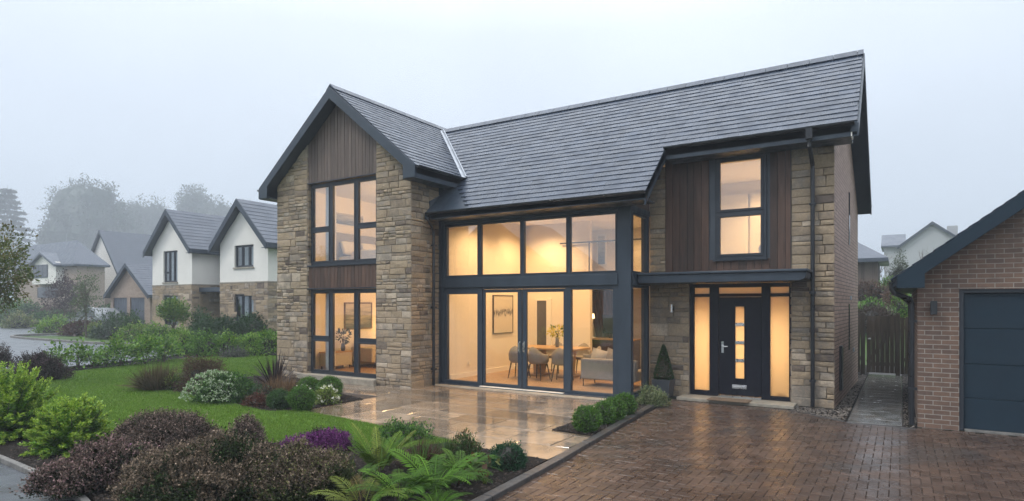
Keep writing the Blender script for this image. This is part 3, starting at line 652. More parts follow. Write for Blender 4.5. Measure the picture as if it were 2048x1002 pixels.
b = MB(); b.box(-9.10, -8.78, 15.86, 15.9, .1, 2.1); b.build('dark_doorway', m_['dark_interior'], house)  # flat dark panel painted as the unlit opening of a doorway
b = MB(); b.box(-9.15, -9.10, 15.85, 15.9, .1, 2.15); b.box(-8.78, -8.62, 15.85, 15.9, .1, 2.15); b.box(-9.10, -8.78, 15.85, 15.9, 2.1, 2.15); b.build('door_lining', m_['white_trim'], house)
b = MB(); b.box(-9.53, -9.52, 13.0, 13.09, .42, .51); b.build('wall_socket', m_['white_trim'], house)
b = MB(); b.box(-4.2, -3.2, 16.1, 16.2, 2.78, 4.75); b.build('wardrobe_door', m_['white_trim'], house)
for i in range(2): b = MB(); b.box(-3.15+i*.75, -2.45+i*.75, 16.12, 16.2, 2.78, 4.75); b.build('wardrobe_door', m_['white_trim'], house)
# ================================================================ lights and furniture indoors
def downlight(x, y, z, label, w, group, lit=.05, spot=True):
    w *= 4.4 if spot else 1.9
    t = thing('downlight', (x, y, z), label, 'ceiling light', group)
    b = MB(); b.lathe((x, y, z-.012), [(.045, 0), (.06, .002), (.06, .012), (.045, .012)], 16); b.build('trim_ring', m_['white_trim'], t)
    b = MB(); b.lathe((x, y, z-.010), [(.044, 0), (.044, .006)], 16); b.build('bulb', m_['lamp_spot'], t)
    lamp(x, y, z-(.06 if spot else .14), w, lit, spot=spot)
DL = 'recessed downlight in the white ceiling of the glazed bay'
for x in (-8.6, -6.1):
    for y in (13.2, 15.0): downlight(x, y, 4.34, DL, 62, 'downlights in the bay ceiling')
downlight(-6.4, 17.3, 4.34, DL, 20, 'downlights in the bay ceiling')
downlight(-2.60, 14.5, 5.06, 'front one of two lit downlights behind the upper right window', 34, 'downlights behind the upper right window')
downlight(-2.55, 15.3, 5.06, 'rear one of two lit downlights behind the upper right window', 34, 'downlights behind the upper right window')
for x in (-3.6, -2.2): downlight(x, 14.6, 2.50, 'downlight in the hall ceiling behind the frosted front door screen', 42, 'downlights in the entrance hall')
downlight(-11.6, 13.2, 2.50, 'downlight in the sitting room ceiling of the left wing', 64, 'downlights in the sitting room', spot=False)
downlight(-11.4, 13.2, 5.22, 'downlight in the bedroom ceiling of the left wing', 70, 'downlights in the left bedroom', spot=False)
def picture(x0, x1, y0, y1, z0, z1, art, label, frame='frame_brown', w=.03):
    t = thing('picture', ((x0+x1)/2, (y0+y1)/2, z0), label, 'picture'); b = MB(); a = MB()
    if abs(x1-x0) > abs(y1-y0):
        b.box(x0, x0+w, y0, y1, z0, z1); b.box(x1-w, x1, y0, y1, z0, z1); b.box(x0+w, x1-w, y0, y1, z0, z0+w); b.box(x0+w, x1-w, y0, y1, z1-w, z1); a.box(x0+w, x1-w, y0+.012, y1, z0+w, z1-w)
    else:
        b.box(x0, x1, y0, y0+w, z0, z1); b.box(x0, x1, y1-w, y1, z0, z1); b.box(x0, x1, y0+w, y1-w, z0, z0+w); b.box(x0, x1, y0+w, y1-w, z1-w, z1); a.box(x0, x1-.012, y0+w, y1-w, z0+w, z1-w)
    b.build('frame', m_[frame], t); a.build('canvas', m_[art], t); return t
picture(-9.55, -9.51, 14.17, 15.19, 1.17, 2.25, 'art_splash', 'large abstract picture in dark splashes on the left wall of the glazed bay', 'dark_leg', .02)
picture(-14.25, -14.21, 13.10, 14.25, 1.22, 2.05, 'art_coast', 'framed coastal picture with a pale mount on the sitting room wall', 'frame_brown', .04)
picture(-14.25, -14.22, 12.7, 13.9, 4.38, 4.76, 'art_coast', 'wide pale picture above the bed behind the upper left window', 'white_trim', .02)
picture(-8.14, -7.80, 17.96, 18.0, 3.2, 4.2, 'art_coast', 'small framed picture high on the gallery wall behind the bay', 'white_trim', .05)
# sitting room
sb = thing('sideboard', (-14.0, 12.6, .1), 'low pale sideboard carrying a plant in the sitting room', 'sideboard')
b = MB(); b.box(-14.22, -13.85, 12.15, 13.05, .2, .58); b.build('cabinet', m_['fabric_cream'], sb, bevel=.006)
b = MB(); b.box(-14.22, -13.83, 12.13, 13.07, .58, .61); b.build('top', m_['oak'], sb)
for x in (-14.18, -13.9):
    for y in (12.2, 13.0): b = MB(); b.tube([(x, y, .2), (x, y, .1)], [.022, .014]); b.build('leg', m_['dark_leg'], sb)
def leafset(n, base, rad, size, cols, up=.2, wr=.45, spread=1):
    P = rng.normal(0, 1, (n, 3)); P /= np.linalg.norm(P, axis=1)[:, None]; P = P*np.array(rad)*rng.uniform(.3, 1, (n, 1))**.6+np.array(base)
    D = (P-np.array(base))/np.array(rad)+np.array([0, 0, up]); return leaf_quads(P, D, size, cols, wr)
def leaf_quads(P, D, size, cols, wr=.45, jit=.35, var=.25):
    n = len(P); D = D+rng.normal(0, jit, (n, 3)); D /= np.linalg.norm(D, axis=1)[:, None]+1e-9
    A = np.cross(D, rng.normal(0, 1, (n, 3))); A /= np.linalg.norm(A, axis=1)[:, None]+1e-9
    N = np.cross(D, A); L = (size*rng.uniform(.6, 1.3, n))[:, None]; w = L*wr*.5; bend = N*L*rng.uniform(-.15, .15, (n, 1))
    V = np.stack([P, P+D*L*.5+A*w+bend, P+D*L, P+D*L*.5-A*w+bend], 1)
    cols = np.array(cols); C = cols[rng.integers(0, len(cols), n)]*rng.uniform(1-var, 1+var, (n, 1)); return V, np.clip(C, 0, 1)
def pot_plant(name, loc, label, cat, vh, vr, cols, rad, n, size, vmat, matl='leaf'):
    t = thing(name, loc, label, cat); x, y, z = loc
    b = MB(); b.lathe((x, y, z), [(vr*.7, 0), (vr, vh*.35), (vr*.75, vh*.8), (vr*.85, vh)], 16); b.build('vase', vmat, t, smooth=True)
    b = MB()
    for i in range(7): a = random.uniform(0, 6.28); r = random.uniform(.2, .7); b.tube([(x, y, z+vh*.6), (x+math.cos(a)*rad[0]*r*.4, y+math.sin(a)*rad[1]*r*.4, z+vh+rad[2]*.6), (x+math.cos(a)*rad[0]*r, y+math.sin(a)*rad[1]*r, z+vh+rad[2]*1.1)], .006, 5)
    b.build('stem', m_['trunk'], t); V, C = leafset(n, (x, y, z+vh+rad[2]), rad, size, cols); quads_obj('foliage', V, C, m_[matl], t); return t
pot_plant('pot_plant', (-13.98, 12.82, .61), 'dark leafy plant in a vase on the pale sideboard', 'plant', .22, .07, [(.02, .035, .015), (.03, .05, .02)], (.22, .2, .2), 70, .13, m_['planter'])
sf = thing('sofa', (-13.6, 14.2, .1), 'pale box sofa beyond the lower left window', 'sofa')
b = MB(); b.box(-14.15, -13.9, 13.4, 15.2, .26, .86); b.build('backrest', m_['fabric_cream'], sf, bevel=.04)
b = MB(); b.box(-13.9, -13.2, 13.4, 15.2, .26, .52); b.build('seat', m_['fabric_cream'], sf, bevel=.04)
b = MB(); b.box(-14.12, -13.22, 13.25, 13.4, .26, .70); b.build('armrest', m_['fabric_cream'], sf, bevel=.03)
for x in (-14.1, -13.25):
    for y in (13.35, 15.1): b = MB(); b.tube([(x, y, .26), (x, y, .1)], .02); b.build('leg', m_['dark_leg'], sf)
tl = thing('table_lamp', (-13.95, 15.4, .1), 'lit table lamp in the corner of the sitting room', 'lamp')
b = MB(); b.lathe((-13.95, 15.38, .1), [(.17, 0), (.17, .5), (.18, .52), (.03, .53), (.03, .95), (.015, .97)], 16); b.build('base', m_['dark_wood'], tl)
b = MB(); b.lathe((-13.95, 15.38, 1.10), [(.17, 0), (.13, .28)], 20); b.build('lamp_shade', m_['lamp_warm'], tl); lamp(-13.9, 15.05, 1.30, 30, .1)
def curtain(x0, x1, y, z0, z1, matn, label, folds=7, dep=.04, tie=0, org=None):
    n = folds*8; vs = []; fs = []; rows = 8
    for j in range(rows+1):
        v = j/rows
        for i in range(n+1):
            u = i/n; xx = x0+(x1-x0)*u; pull = tie*(1-v)*(1-u)
            vs.append((xx+pull*(x1-x0), y+dep*math.sin(u*folds*2*math.pi+.4*math.sin(3*v)), z0+(z1-z0)*v))
    for j in range(rows):
        for i in range(n): a = j*(n+1)+i; fs.append((a, a+1, a+n+2, a+n+1))
    b = MB(); b.add(vs, fs, .5); o = b.build('curtain', m_[matn], None, ((x0+x1)/2, y, z0), smooth=True); o.modifiers.new('solid', 'SOLIDIFY').thickness = .006
    return tag(o, label, 'curtain')
curtain(-13.2, -12.85, 11.5, .12, 2.48, 'sheer', 'white sheer curtain at the left side of the lower left window')
curtain(-13.2, -12.82, 11.5, 3.0, 5.2, 'sheer', 'white sheer curtain at the left side of the upper left window')
bd = thing('bed', (-13.2, 13.45, 2.98), 'white bed with a grey headboard behind the upper left window', 'bed')
b = MB(); b.box(-14.22, -14.08, 12.6, 14.3, 2.98, 4.12); b.build('headboard', m_['fabric_grey'], bd, bevel=.03)
b = MB(); b.box(-14.08, -12.1, 12.7, 14.2, 3.05, 3.40); b.build('mattress', m_['fabric_white'], bd, bevel=.06)
b = MB(); b.box(-13.5, -12.05, 12.64, 14.26, 3.2, 3.56); b.build('duvet', m_['fabric_white'], bd, bevel=.1)
for y in (13.05, 13.85):
    b = MB(); b.bar((-13.85, y, 3.46), (-14.02, y, 3.86), .62, .14, up=(1, 0, 0)); o = b.build('pillow', m_['fabric_white'], bd, bevel=.06)
# dining
dt = thing('dining_table', (-7.75, 14.35, .1), 'long oak dining table in the glazed bay', 'table')
b = MB(); b.prism([(-8.65, 14.0), (-8.5, 13.85), (-7.0, 13.85), (-6.85, 14.0), (-6.85, 14.75), (-7.0, 14.9), (-8.5, 14.9), (-8.65, 14.75)], 'z', .82, .865); b.build('tabletop', m_['oak'], dt, bevel=.006)
for x in (-8.2, -7.3): b = MB(); b.prism([(x-.09, .82), (x+.09, .82), (x+.05, .14), (x-.05, .14)], 'y', 14.2, 14.65); b.box(x-.2, x+.2, 14.1, 14.75, .1, .14); b.build('leg', m_['oak'], dt)
def make_chair():
    t = thing('dining_chair', (0, 0, 0), 'x', 'chair', 'chairs round the dining table'); vs = []; fs = []; n = 14
    for j, (z, k) in enumerate(((.40, .8), (.46, 1.0), (.62, 1.04), (.84, .98))):
        for i in range(n+1):
            a = math.pi*(-.12+1.24*i/n); top = z-(.20*abs(math.cos(a))**1.5 if j == 3 else 0)
            vs.append((.27*k*math.cos(a), .25*k*math.sin(a), top))
    for j in range(3):
        for i in range(n): a = j*(n+1)+i; fs.append((a, a+1, a+n+2, a+n+1))
    b = MB(); b.add(vs, fs, .5); o = b.build('backrest', m_['fabric_grey'], t, smooth=True); sm = o.modifiers.new('solid', 'SOLIDIFY'); sm.thickness = .035
    b = MB(); b.lathe((0, 0, .40), [(.16, 0), (.235, .02), (.24, .07), (.2, .09)], 18); b.build('seat', m_['fabric_grey'], t, smooth=True)
    for sx in (-1, 1):
        for sy in (-1, 1): b = MB(); b.tube([(sx*.16, sy*.14, .40), (sx*.22, sy*.2, 0)], [.02, .012]); b.build('leg', m_['dark_leg'], t)
    return t
ch = make_chair(); first = True
for x, y, rz, lab in ((-8.3, 13.55, 185, 'grey tub dining chair at the near left side of the oak table'), (-7.7, 13.5, 172, 'grey tub dining chair second from the left on the window side of the oak table'), (-7.05, 13.55, 190, 'grey tub dining chair third from the left on the window side of the oak table'), (-6.62, 14.3, 268, 'grey tub dining chair at the right end of the oak table'),
                      (-8.1, 15.12, 0, 'grey tub dining chair on the far left side of the oak table'), (-7.3, 15.12, 5, 'grey tub dining chair on the far right side of the oak table')):
    c = ch if first else copy_tree(ch); first = False; c.location = (x, y, .1); c.rotation_euler.z = R(rz); c['label'] = lab
pot_plant('flower_vase', (-7.62, 14.35, .865), 'glass vase of yellow flowers on the oak dining table', 'vase', .26, .06, [(.62, .52, .06), (.75, .68, .25), (.10, .20, .03), (.55, .48, .08)], (.24, .24, .15), 170, .085, m_['car_silver'], 'petal')
so = thing('sofa', (-5.6, 12.95, .1), 'pale grey sofa standing with its back to the bay window', 'sofa')
b = MB(); b.box(-6.30, -4.95, 13.0, 13.18, .26, .74); b.build('backrest', m_['fabric_grey'], so, bevel=.035)
b = MB(); b.box(-6.28, -4.95, 13.18, 13.75, .26, .48); b.build('seat', m_['fabric_grey'], so, bevel=.03)
for x in (-6.24, -5.02):
    for y in (13.04, 13.68): b = MB(); b.tube([(x, y, .26), (x, y, .1)], .014); b.build('leg', m_['dark_leg'], so)
def cushion(x, y, z, rz, tilt, mat, label):
    vs = []; fs = []; n = 9
    for sgn in (1, -1):
        for j in range(n):
            for i in range(n):
                u, v = i/(n-1)*2-1, j/(n-1)*2-1; th = .07*(1-abs(u)**2.5)*(1-abs(v)**2.5); k = 1-.06*(1-abs(u))-.0
                vs.append((u*.23*(1-.08*(1-v*v)), sgn*th, v*.23*(1-.08*(1-u*u))))
    for s_ in range(2):
        for j in range(n-1):
            for i in range(n-1): a = s_*n*n+j*n+i; fs.append((a, a+1, a+n+1, a+n))
    b = MB(); b.add(vs, fs, .5); o = b.build('cushion', m_[mat], None, (0, 0, 0), smooth=True); o.location = (x, y, z); o.rotation_euler = (R(tilt), R(12), R(rz)); return tag(o, label, 'cushion', 'cushions on the bay sofa')
cushion(-5.95, 13.30, .72, 5, -18, 'fabric_cream', 'pale cushion at the left end of the bay sofa'); cushion(-5.62, 13.32, .73, -8, -20, 'fabric_grey', 'grey cushion beside the pale one on the bay sofa')
curtain(-8.45, -7.2, 17.85, .6, 2.42, 'drape', 'brown drape gathered to one side at the back of the bay', 9, .05, .35)
kc = thing('cabinet', (-7.2, 17.0, .1), 'dark low cabinet at the back of the glazed bay', 'cabinet')
b = MB(); b.box(-8.2, -6.4, 16.7, 17.2, .1, .95); b.build('body', m_['dark_wood'], kc); b = MB(); b.box(-8.23, -6.37, 16.66, 17.22, .95, .99); b.build('top', m_['oak'], kc)
fl = thing('table_lamp', (-7.78, 16.9, .99), 'slim white lamp on the dark cabinet', 'lamp'); b = MB(); b.lathe((-7.78, 16.9, .99), [(.08, 0), (.08, .02), (.015, .04), (.015, .6), (.01, .62)], 12); b.build('stand', m_['white_trim'], fl); b = MB(); b.lathe((-7.78, 16.9, 1.57), [(.06, 0), (.045, .14)], 14); b.build('lamp_shade', m_['lamp_warm'], fl)
tv = thing('television', (-7.1, 17.1, .99), 'black television on the dark cabinet', 'television'); b = MB(); b.box(-7.55, -6.75, 17.1, 17.14, 1.12, 1.68); b.build('screen', m_['car_glass'], tv); b = MB(); b.box(-7.3, -7.0, 17.0, 17.18, .99, 1.01); b.box(-7.17, -7.13, 17.1, 17.13, 1.01, 1.12); b.build('stand', m_['black_plastic'], tv)
b = MB(); b.tube([(-8.3, 15.8, 3.74), (-4.85, 15.8, 3.74)], .022); b.tube([(-7.38, 15.8, 2.68), (-7.38, 15.8, 3.74)], .018); b.build('balustrade', m_['anthracite_frame'], house)
bn = MB(); bn.lathe((-2.05, 13.62, .10), [(.10, 0), (.13, .42), (.12, .42), (.09, .03)], 18); tag(bn.build('bin', m_['planter'], None, (-2.05, 13.62, .1), smooth=False), 'grey bin behind the frosted glass right of the front door', 'bin')
ot = thing('hall_table', (-2.0, 13.9, .1), 'narrow hall table behind the frosted glass right of the front door', 'table'); b = MB(); b.box(-2.25, -1.4, 13.8, 14.1, .85, .89); b.build('top', m_['dark_wood'], ot)
for x in (-2.2, -1.45): b = MB(); b.box(x-.02, x+.02, 13.85, 14.05, .1, .85); b.build('leg', m_['dark_wood'], ot)
br = thing('bed', (-2.1, 14.6, 2.78), 'white bed end at the right of the upper right window', 'bed'); b = MB(); b.box(-2.5, -1.45, 13.9, 15.9, 2.78, 3.06); b.build('base', m_['fabric_grey'], br, bevel=.02); b = MB(); b.box(-2.55, -1.42, 13.85, 15.9, 3.06, 3.28); b.build('mattress', m_['fabric_white'], br, bevel=.07)
# ================================================================ wall lights, mat, topiary planter
wl = thing('wall_light', (-4.16, 13.1, 1.8), 'small steel cylinder light on the stone beside the front door screen', 'wall light')
b = MB(); b.lathe((-4.16, 13.06, 1.82), [(.028, 0), (.032, .003), (.032, .167), (.028, .17)], 16); b.build('shade', m_['steel'], wl); b = MB(); b.box(-4.185, -4.135, 13.09, 13.17, 1.86, 1.95); b.build('bracket', m_['black_plastic'], wl)
wl = thing('wall_light', (.45, 11.9, 1.83), 'black up and down light on the red brick beside the garage door', 'wall light')
b = MB(); b.box(.41, .50, 11.86, 11.95, 1.83, 2.05); b.build('shade', m_['black_plastic'], wl, bevel=.006); b = MB(); b.box(.43, .48, 11.95, 12.0, 1.89, 1.99); b.build('bracket', m_['black_plastic'], wl)
b = MB(); b.box(-3.30, -2.50, 12.62, 13.02, .0655, .08); tag(b.build('doormat', m_['mat_brown'], None, (-2.9, 12.8, .065), bevel=.004), 'brown doormat lying on the step before the front door', 'doormat')
# ================================================================ GARAGE
gar = thing('garage', (2.4, 12, 0), 'red brick garage with a blue sectional door and dark barge boards', 'garage')
GXA, GXB, GY = .24, 4.5, 12.0; gro = lambda x: 2.50+.765*(min(x, 4.74-x)-.0)
b = MB(); b.box(GXA, .79, GY, GY+.22, 0, 2.235); b.box(3.9, GXB, GY, GY+.22, 0, 2.235)
b.prism([(GXA, 2.235), (GXB, 2.235), (GXB, gro(GXB)-.18), (2.37, gro(2.37)-.18), (GXA, gro(GXA)-.18)], 'y', GY, GY+.22)
b.box(GXA, GXA+.22, GY+.22, 18, 0, 2.45); b.box(GXB-.22, GXB, GY+.22, 18, 0, 2.45); b.box(GXA+.22, GXB-.22, 17.8, 18, 0, 2.45)
b.build('brick_wall', BRICKG, gar)
b = MB()
b.prism([(-.10, gro(-.10)-.03), (2.37, gro(2.37)-.03), (2.37, gro(2.37)-.16), (-.10, gro(-.10)-.16)], 'y', GY-.28, 18.1); b.prism([(2.37, gro(2.37)-.03), (4.84, gro(4.84)-.03), (4.84, gro(4.84)-.16), (2.37, gro(2.37)-.16)], 'y', GY-.28, 18.1)
grf = b.build('roof', m_['anthracite'], gar)
b = MB(); slates(b, (-.10, GY-.32, gro(-.10)-.02), (0, 1, 0), Vector((1, 0, .765)).normalized(), 2.47*math.hypot(1, .765), 6.4, seed=21); slates(b, (4.84, GY-.32, gro(4.84)-.02), (0, 1, 0), Vector((-1, 0, .765)).normalized(), 2.47*math.hypot(1, .765), 6.4, seed=22); b.build('slates', m_['slate'], grf)
b = MB(); b.prism([(-.04, gro(-.04)-.03), (2.37, gro(2.37)-.03), (4.78, gro(4.78)-.03), (4.78, gro(4.78)-.27), (4.45, gro(4.78)-.27), (2.37, gro(2.37)-.27), (.33, gro(.33)-.27), (.33, 2.255), (-.04, 2.255)], 'y', GY-.325, GY-.28); b.build('barge_board', m_['garage_blue'], grf, bevel=.004)
b = MB(); b.box(-.04, GXA, GY-.28, 18.0, 2.255, 2.28); b.prism([(GXA, gro(GXA)-.19), (2.37, gro(2.37)-.19), (4.5, gro(4.5)-.19), (4.5, gro(4.5)-.16), (2.37, gro(2.37)-.16), (GXA, gro(GXA)-.16)], 'y', GY-.28, GY); b.build('soffit', m_['anthracite'], grf)
b = MB(); b.box(-.055, -.03, GY-.30, 18.0, 2.27, 2.40); b.build('fascia', m_['anthracite'], grf)
gutter(gar, (-.06, GY-.36, 2.40), (-.06, 18.0, 2.40), (-1, 0, 0), .06)
b = MB(); b.tube([(-.115, GY-.22, 2.36), (-.115, GY-.22, 2.24), (-.08, GY-.22, 2.18), (.14, GY-.02, 2.08), (.16, GY+.02, 2.0), (.16, GY+.02, .03)], .042, 10)
b.box(.12, .235, GY-.02, GY+.06, .6, .64); b.box(.12, .235, GY-.02, GY+.06, 1.7, 1.74); b.build('downpipe', m_['black_plastic'], gar)
b = MB(); b.tube([(-.115, GY+1.4, 2.36), (-.115, GY+1.4, 2.24), (.12, GY+1.4, 2.06), (.16, GY+1.4, 1.98), (.16, GY+1.4, .03)], .04, 10); b.build('downpipe', m_['black_plastic'], gar)
b = MB(); b.box(.79, .85, GY+.03, GY+.18, 0, 2.175, .5); b.box(3.84, 3.9, GY+.03, GY+.18, 0, 2.175, .5); b.box(.79, 3.9, GY+.03, GY+.18, 2.175, 2.235, .5); b.build('door_frame', m_['anthracite_frame'], gar, bevel=.004)
b = MB(); zz = [.03, .48, .985, 1.49, 2.17]
zz = [.03, .52, 1.06, 1.62, 2.17]
for i in range(4): b.prism([(GY+.085, zz[i]+.004), (GY+.095, zz[i]), (GY+.13, zz[i]), (GY+.13, zz[i+1]-.006), (GY+.095, zz[i+1]-.006), (GY+.085, zz[i+1]-.014)], 'x', .855, 3.835)
b.box(.86, 3.83, GY+.13, GY+.14, .03, 2.17); b.build('garage_door', m_['garage_blue'], gar)
b = MB(); b.box(.86, 3.83, GY-.02, GY+.12, .0, .028); b.build('threshold', m_['kerb_pale'], gar)
# ================================================================ gate and fence between house and garage
gt = thing('gate', (-.4, 20.3, 0), 'weathered brown timber side gate of upright boards between house and garage', 'gate')
b = MB(); boards(b, -.80, -.10, .06, 1.66, 20.26, .115, gap=.005, seed=31); b.build('boards', m_['fence_wood'], gt)
b = MB(); b.box(-.80, -.10, 20.28, 20.34, .25, .36); b.box(-.80, -.10, 20.28, 20.34, 1.35, 1.46); b.bar((-.78, 20.31, .36), (-.12, 20.31, 1.35), .06, .09); b.build('rails', m_['fence_wood'], gt)
b = MB(); b.box(-.78, -.70, 20.225, 20.26, 1.0, 1.04); b.tube([(-.74, 20.24, 1.02), (-.74, 20.20, 1.02)], .015); b.build('latch', m_['steel'], gt)
for x, lab in ((-.90, 'square brown timber gate post against the brick gable'), (-.05, 'square brown timber gate post at the garage side')):
    b = MB(); b.box(x-.055, x+.055, 20.24, 20.36, 0, 1.72); b.prism([(x-.055, 1.72), (x+.055, 1.72), (x, 1.76)], 'y', 20.24, 20.36); tag(b.build('gate_post', m_['fence_wood'], None, (x, 20.3, 0), bevel=.004), lab, 'post', 'gate posts')
fp = thing('fence', (.12, 20.3, 0), 'short run of brown timber fence between the gate and the garage', 'fence'); b = MB(); boards(b, .01, .24, .05, 1.62, 20.27, .11, seed=32); b.build('boards', m_['fence_wood'], fp); b = MB(); b.box(.01, .24, 20.29, 20.34, .4, .5); b.box(.01, .24, 20.29, 20.34, 1.3, 1.4); b.build('rails', m_['fence_wood'], fp)
fp = thing('fence', (-1.0, 20.3, 0), 'brown timber fence panel closing the gap behind the brick gable', 'fence'); b = MB(); boards(b, -1.6, -.96, .05, 1.62, 20.27, .11, seed=33); b.build('boards', m_['fence_wood'], fp); b = MB(); b.box(-1.6, -.96, 20.29, 20.34, .4, .5); b.box(-1.6, -.96, 20.29, 20.34, 1.3, 1.4); b.build('rails', m_['fence_wood'], fp)
# ================================================================ GROUND
def inpoly(P, poly):
    x, y = P[:, 0], P[:, 1]; r = np.zeros(len(P), bool); n = len(poly)
    for i in range(n):
        (x0, y0), (x1, y1) = poly[i], poly[(i+1) % n]
        if y0 == y1: continue
        c = ((y0 > y) != (y1 > y)) & (x < (x1-x0)*(y-y0)/(y1-y0)+x0); r ^= c
    return r
def inside(x, y, poly): return bool(inpoly(np.array([[x, y]]), poly)[0])
def sheet(name, poly, z, mat, thick=.03, label=None, kind='structure'):
    b = MB(); b.prism(list(poly), 'z', z-thick, z, .5); o = b.build(name, m_[mat]); o['kind'] = kind; return o
def spline(pts, k=6):
    out = []; n = len(pts)
    for i in range(n):
        p0, p1, p2, p3 = [np.array(pts[(i+j-1) % n], float) for j in range(4)]
        for t in np.linspace(0, 1, k, endpoint=False): out.append(tuple(.5*((2*p1)+(-p0+p2)*t+(2*p0-5*p1+4*p2-p3)*t*t+(-p0+3*p1-3*p2+p3)*t**3)))
    return out
# open terrain with a planted bank rising behind the gate and a gentle rise far to the left
def terrain(x, y):
    h = -.06
    a = max(0, min(1, (y-23)/9)); a = a*a*(3-2*a); s_ = max(0, min(1, (x+9)/6)); h += 2.3*a*s_*max(0, 1-max(0, (y-34)/60))
    q = math.hypot(x+62, y-38); h += .0
    return h
gxs = list(np.linspace(-380, -60, 14))+list(np.linspace(-50, 20, 36))+list(np.linspace(30, 160, 9)); gys = list(np.linspace(-60, 18, 8))+list(np.linspace(21, 46, 24))+list(np.linspace(52, 350, 14))
b = MB(); b.add([(x, y, terrain(x, y)) for y in gys for x in gxs], [(j*len(gxs)+i, j*len(gxs)+i+1, (j+1)*len(gxs)+i+1, (j+1)*len(gxs)+i) for j in range(len(gys)-1) for i in range(len(gxs)-1)], .5)
g = b.build('ground', m_['ground_green'], smooth=True); g['kind'] = 'structure'
ROAD = [(-19.6, -4), (-21.5, 7.9), (-21.9, 10.2), (-23.0, 12.6), (-25.2, 14.4), (-31.6, 15.7), (-35.5, 15.2), (-44, 15.3), (-46.8, 15.9), (-47.3, 17.0), (-45, 19.5), (-50, 24), (-60, 27), (-75, 20), (-85, 4), (-85, -12), (-40, -14)]
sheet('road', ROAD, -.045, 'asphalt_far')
def kerbline(pts, w, z0, z1, name, mat):
    b = MB()
    for p, q in zip(pts[:-1], pts[1:]):
        d = Vector((q[0]-p[0], q[1]-p[1], 0)); L = d.length; d.normalize(); n = max(1, round(L/.91))
        for i in range(n):
            a = Vector((p[0], p[1], (z0+z1)/2))+d*(L*i/n+.004); c = Vector((p[0], p[1], (z0+z1)/2))+d*(L*(i+1)/n-.004); b.bar(a, c, w, z1-z0)
    o = b.build(name, m_[mat], bevel=.01); o['kind'] = 'structure'; return o
kerbline(spline([(-25.2, 14.5), (-31.6, 15.8), (-35.5, 15.3), (-44, 15.4), (-46.8, 16.0), (-47.3, 17.0), (-45, 19.5)], 5)[:-4], .16, -.06, .07, 'road_kerb', 'kerb_pale')
kerbline([(-19.4, -2), (-20.9, 5.5), (-21.35, 7.9), (-21.7, 10.2), (-22.6, 12.3), (-24.2, 14.0)], .12, -.06, .10, 'road_edging', 'kerb')
LAWN = [(-9.3, 7.60), (-7.96, 7.45), (-6.91, 7.32), (-5.96, 7.17), (-5.3, 7.05), (-5.6, 6.3), (-6.7, 5.6), (-8.6, 5.2), (-9.4, 4.6), (-11, 4.2), (-14, 4.2), (-17.0, 5.0), (-18.6, 6.6), (-20.3, 8.0), (-21.2, 10.6), (-21.9, 12.2), (-21.8, 14.6), (-20.3, 15.3), (-14.5, 15.5), (-14.5, 10.9), (-12.6, 10.9), (-11.2, 9.4), (-10.2, 8.6)]
sheet('lawn', LAWN, .026, 'turf', .07)
ISLAND = spline([(-16.0, 8.2), (-14.5, 7.9), (-12.7, 7.55), (-11.06, 7.38), (-10.1, 7.25)], 5)[:-5]+[(-9.41, 7.55), (-9.43, 9.2), (-10.6, 9.55), (-11.4, 10.2), (-11.9, 10.75), (-14.6, 10.95), (-15.6, 9.4)]
sheet('planting_bed', ISLAND, .033, 'soil', .07)
FRONT = [(-3.52, 3.2), (-3.78, 6.86), (-4.98, 6.94), (-5.45, 6.95), (-5.8, 6.35), (-6.7, 5.75), (-8.55, 5.45), (-9.3, 4.85), (-11, 4.6), (-13.5, 4.8), (-17.2, 5.2), (-18.9, 6.9), (-20.4, 8.3), (-21.2, 7.6), (-20.3, 3.4), (-16, 3.3), (-9.77, 3.28), (-7.95, 3.18), (-7.0, 3.05), (-5.6, 2.7), (-3.5, 2.2)]
sheet('planting_bed', FRONT, .030, 'soil', .07)
NOTCH = [(-4.62, 8.52), (-3.90, 8.47), (-4.20, 12.6), (-4.25, 13.2), (-4.70, 13.2), (-4.62, 11.9)]
sheet('planting_bed', NOTCH, .034, 'soil', .05)
EDGEBED = [(-20.5, 8.2), (-21.3, 8.0), (-21.7, 10.2), (-22.6, 12.3), (-24.2, 14.0), (-23.5, 16.5), (-14.6, 17), (-14.6, 15.45), (-20.3, 15.2), (-21.6, 14.4), (-21.7, 12.2), (-21.1, 10.6)]
sheet('planting_bed', EDGEBED, .029, 'soil', .07)
# pavement at the lower left with its edging
sheet('pavement', [(-14, 3.3), (-9.77, 3.2), (-7.95, 3.1), (-7.05, 2.97), (-5.6, 2.6), (-3.4, 2.0), (-3.2, -6), (-14, -6)], -.03, 'asphalt')
kerbline([(-14, 3.36), (-9.77, 3.24), (-7.95, 3.14), (-7.05, 3.0), (-5.6, 2.64), (-3.45, 2.05)], .07, -.06, .03, 'edging', 'kerb_pale')
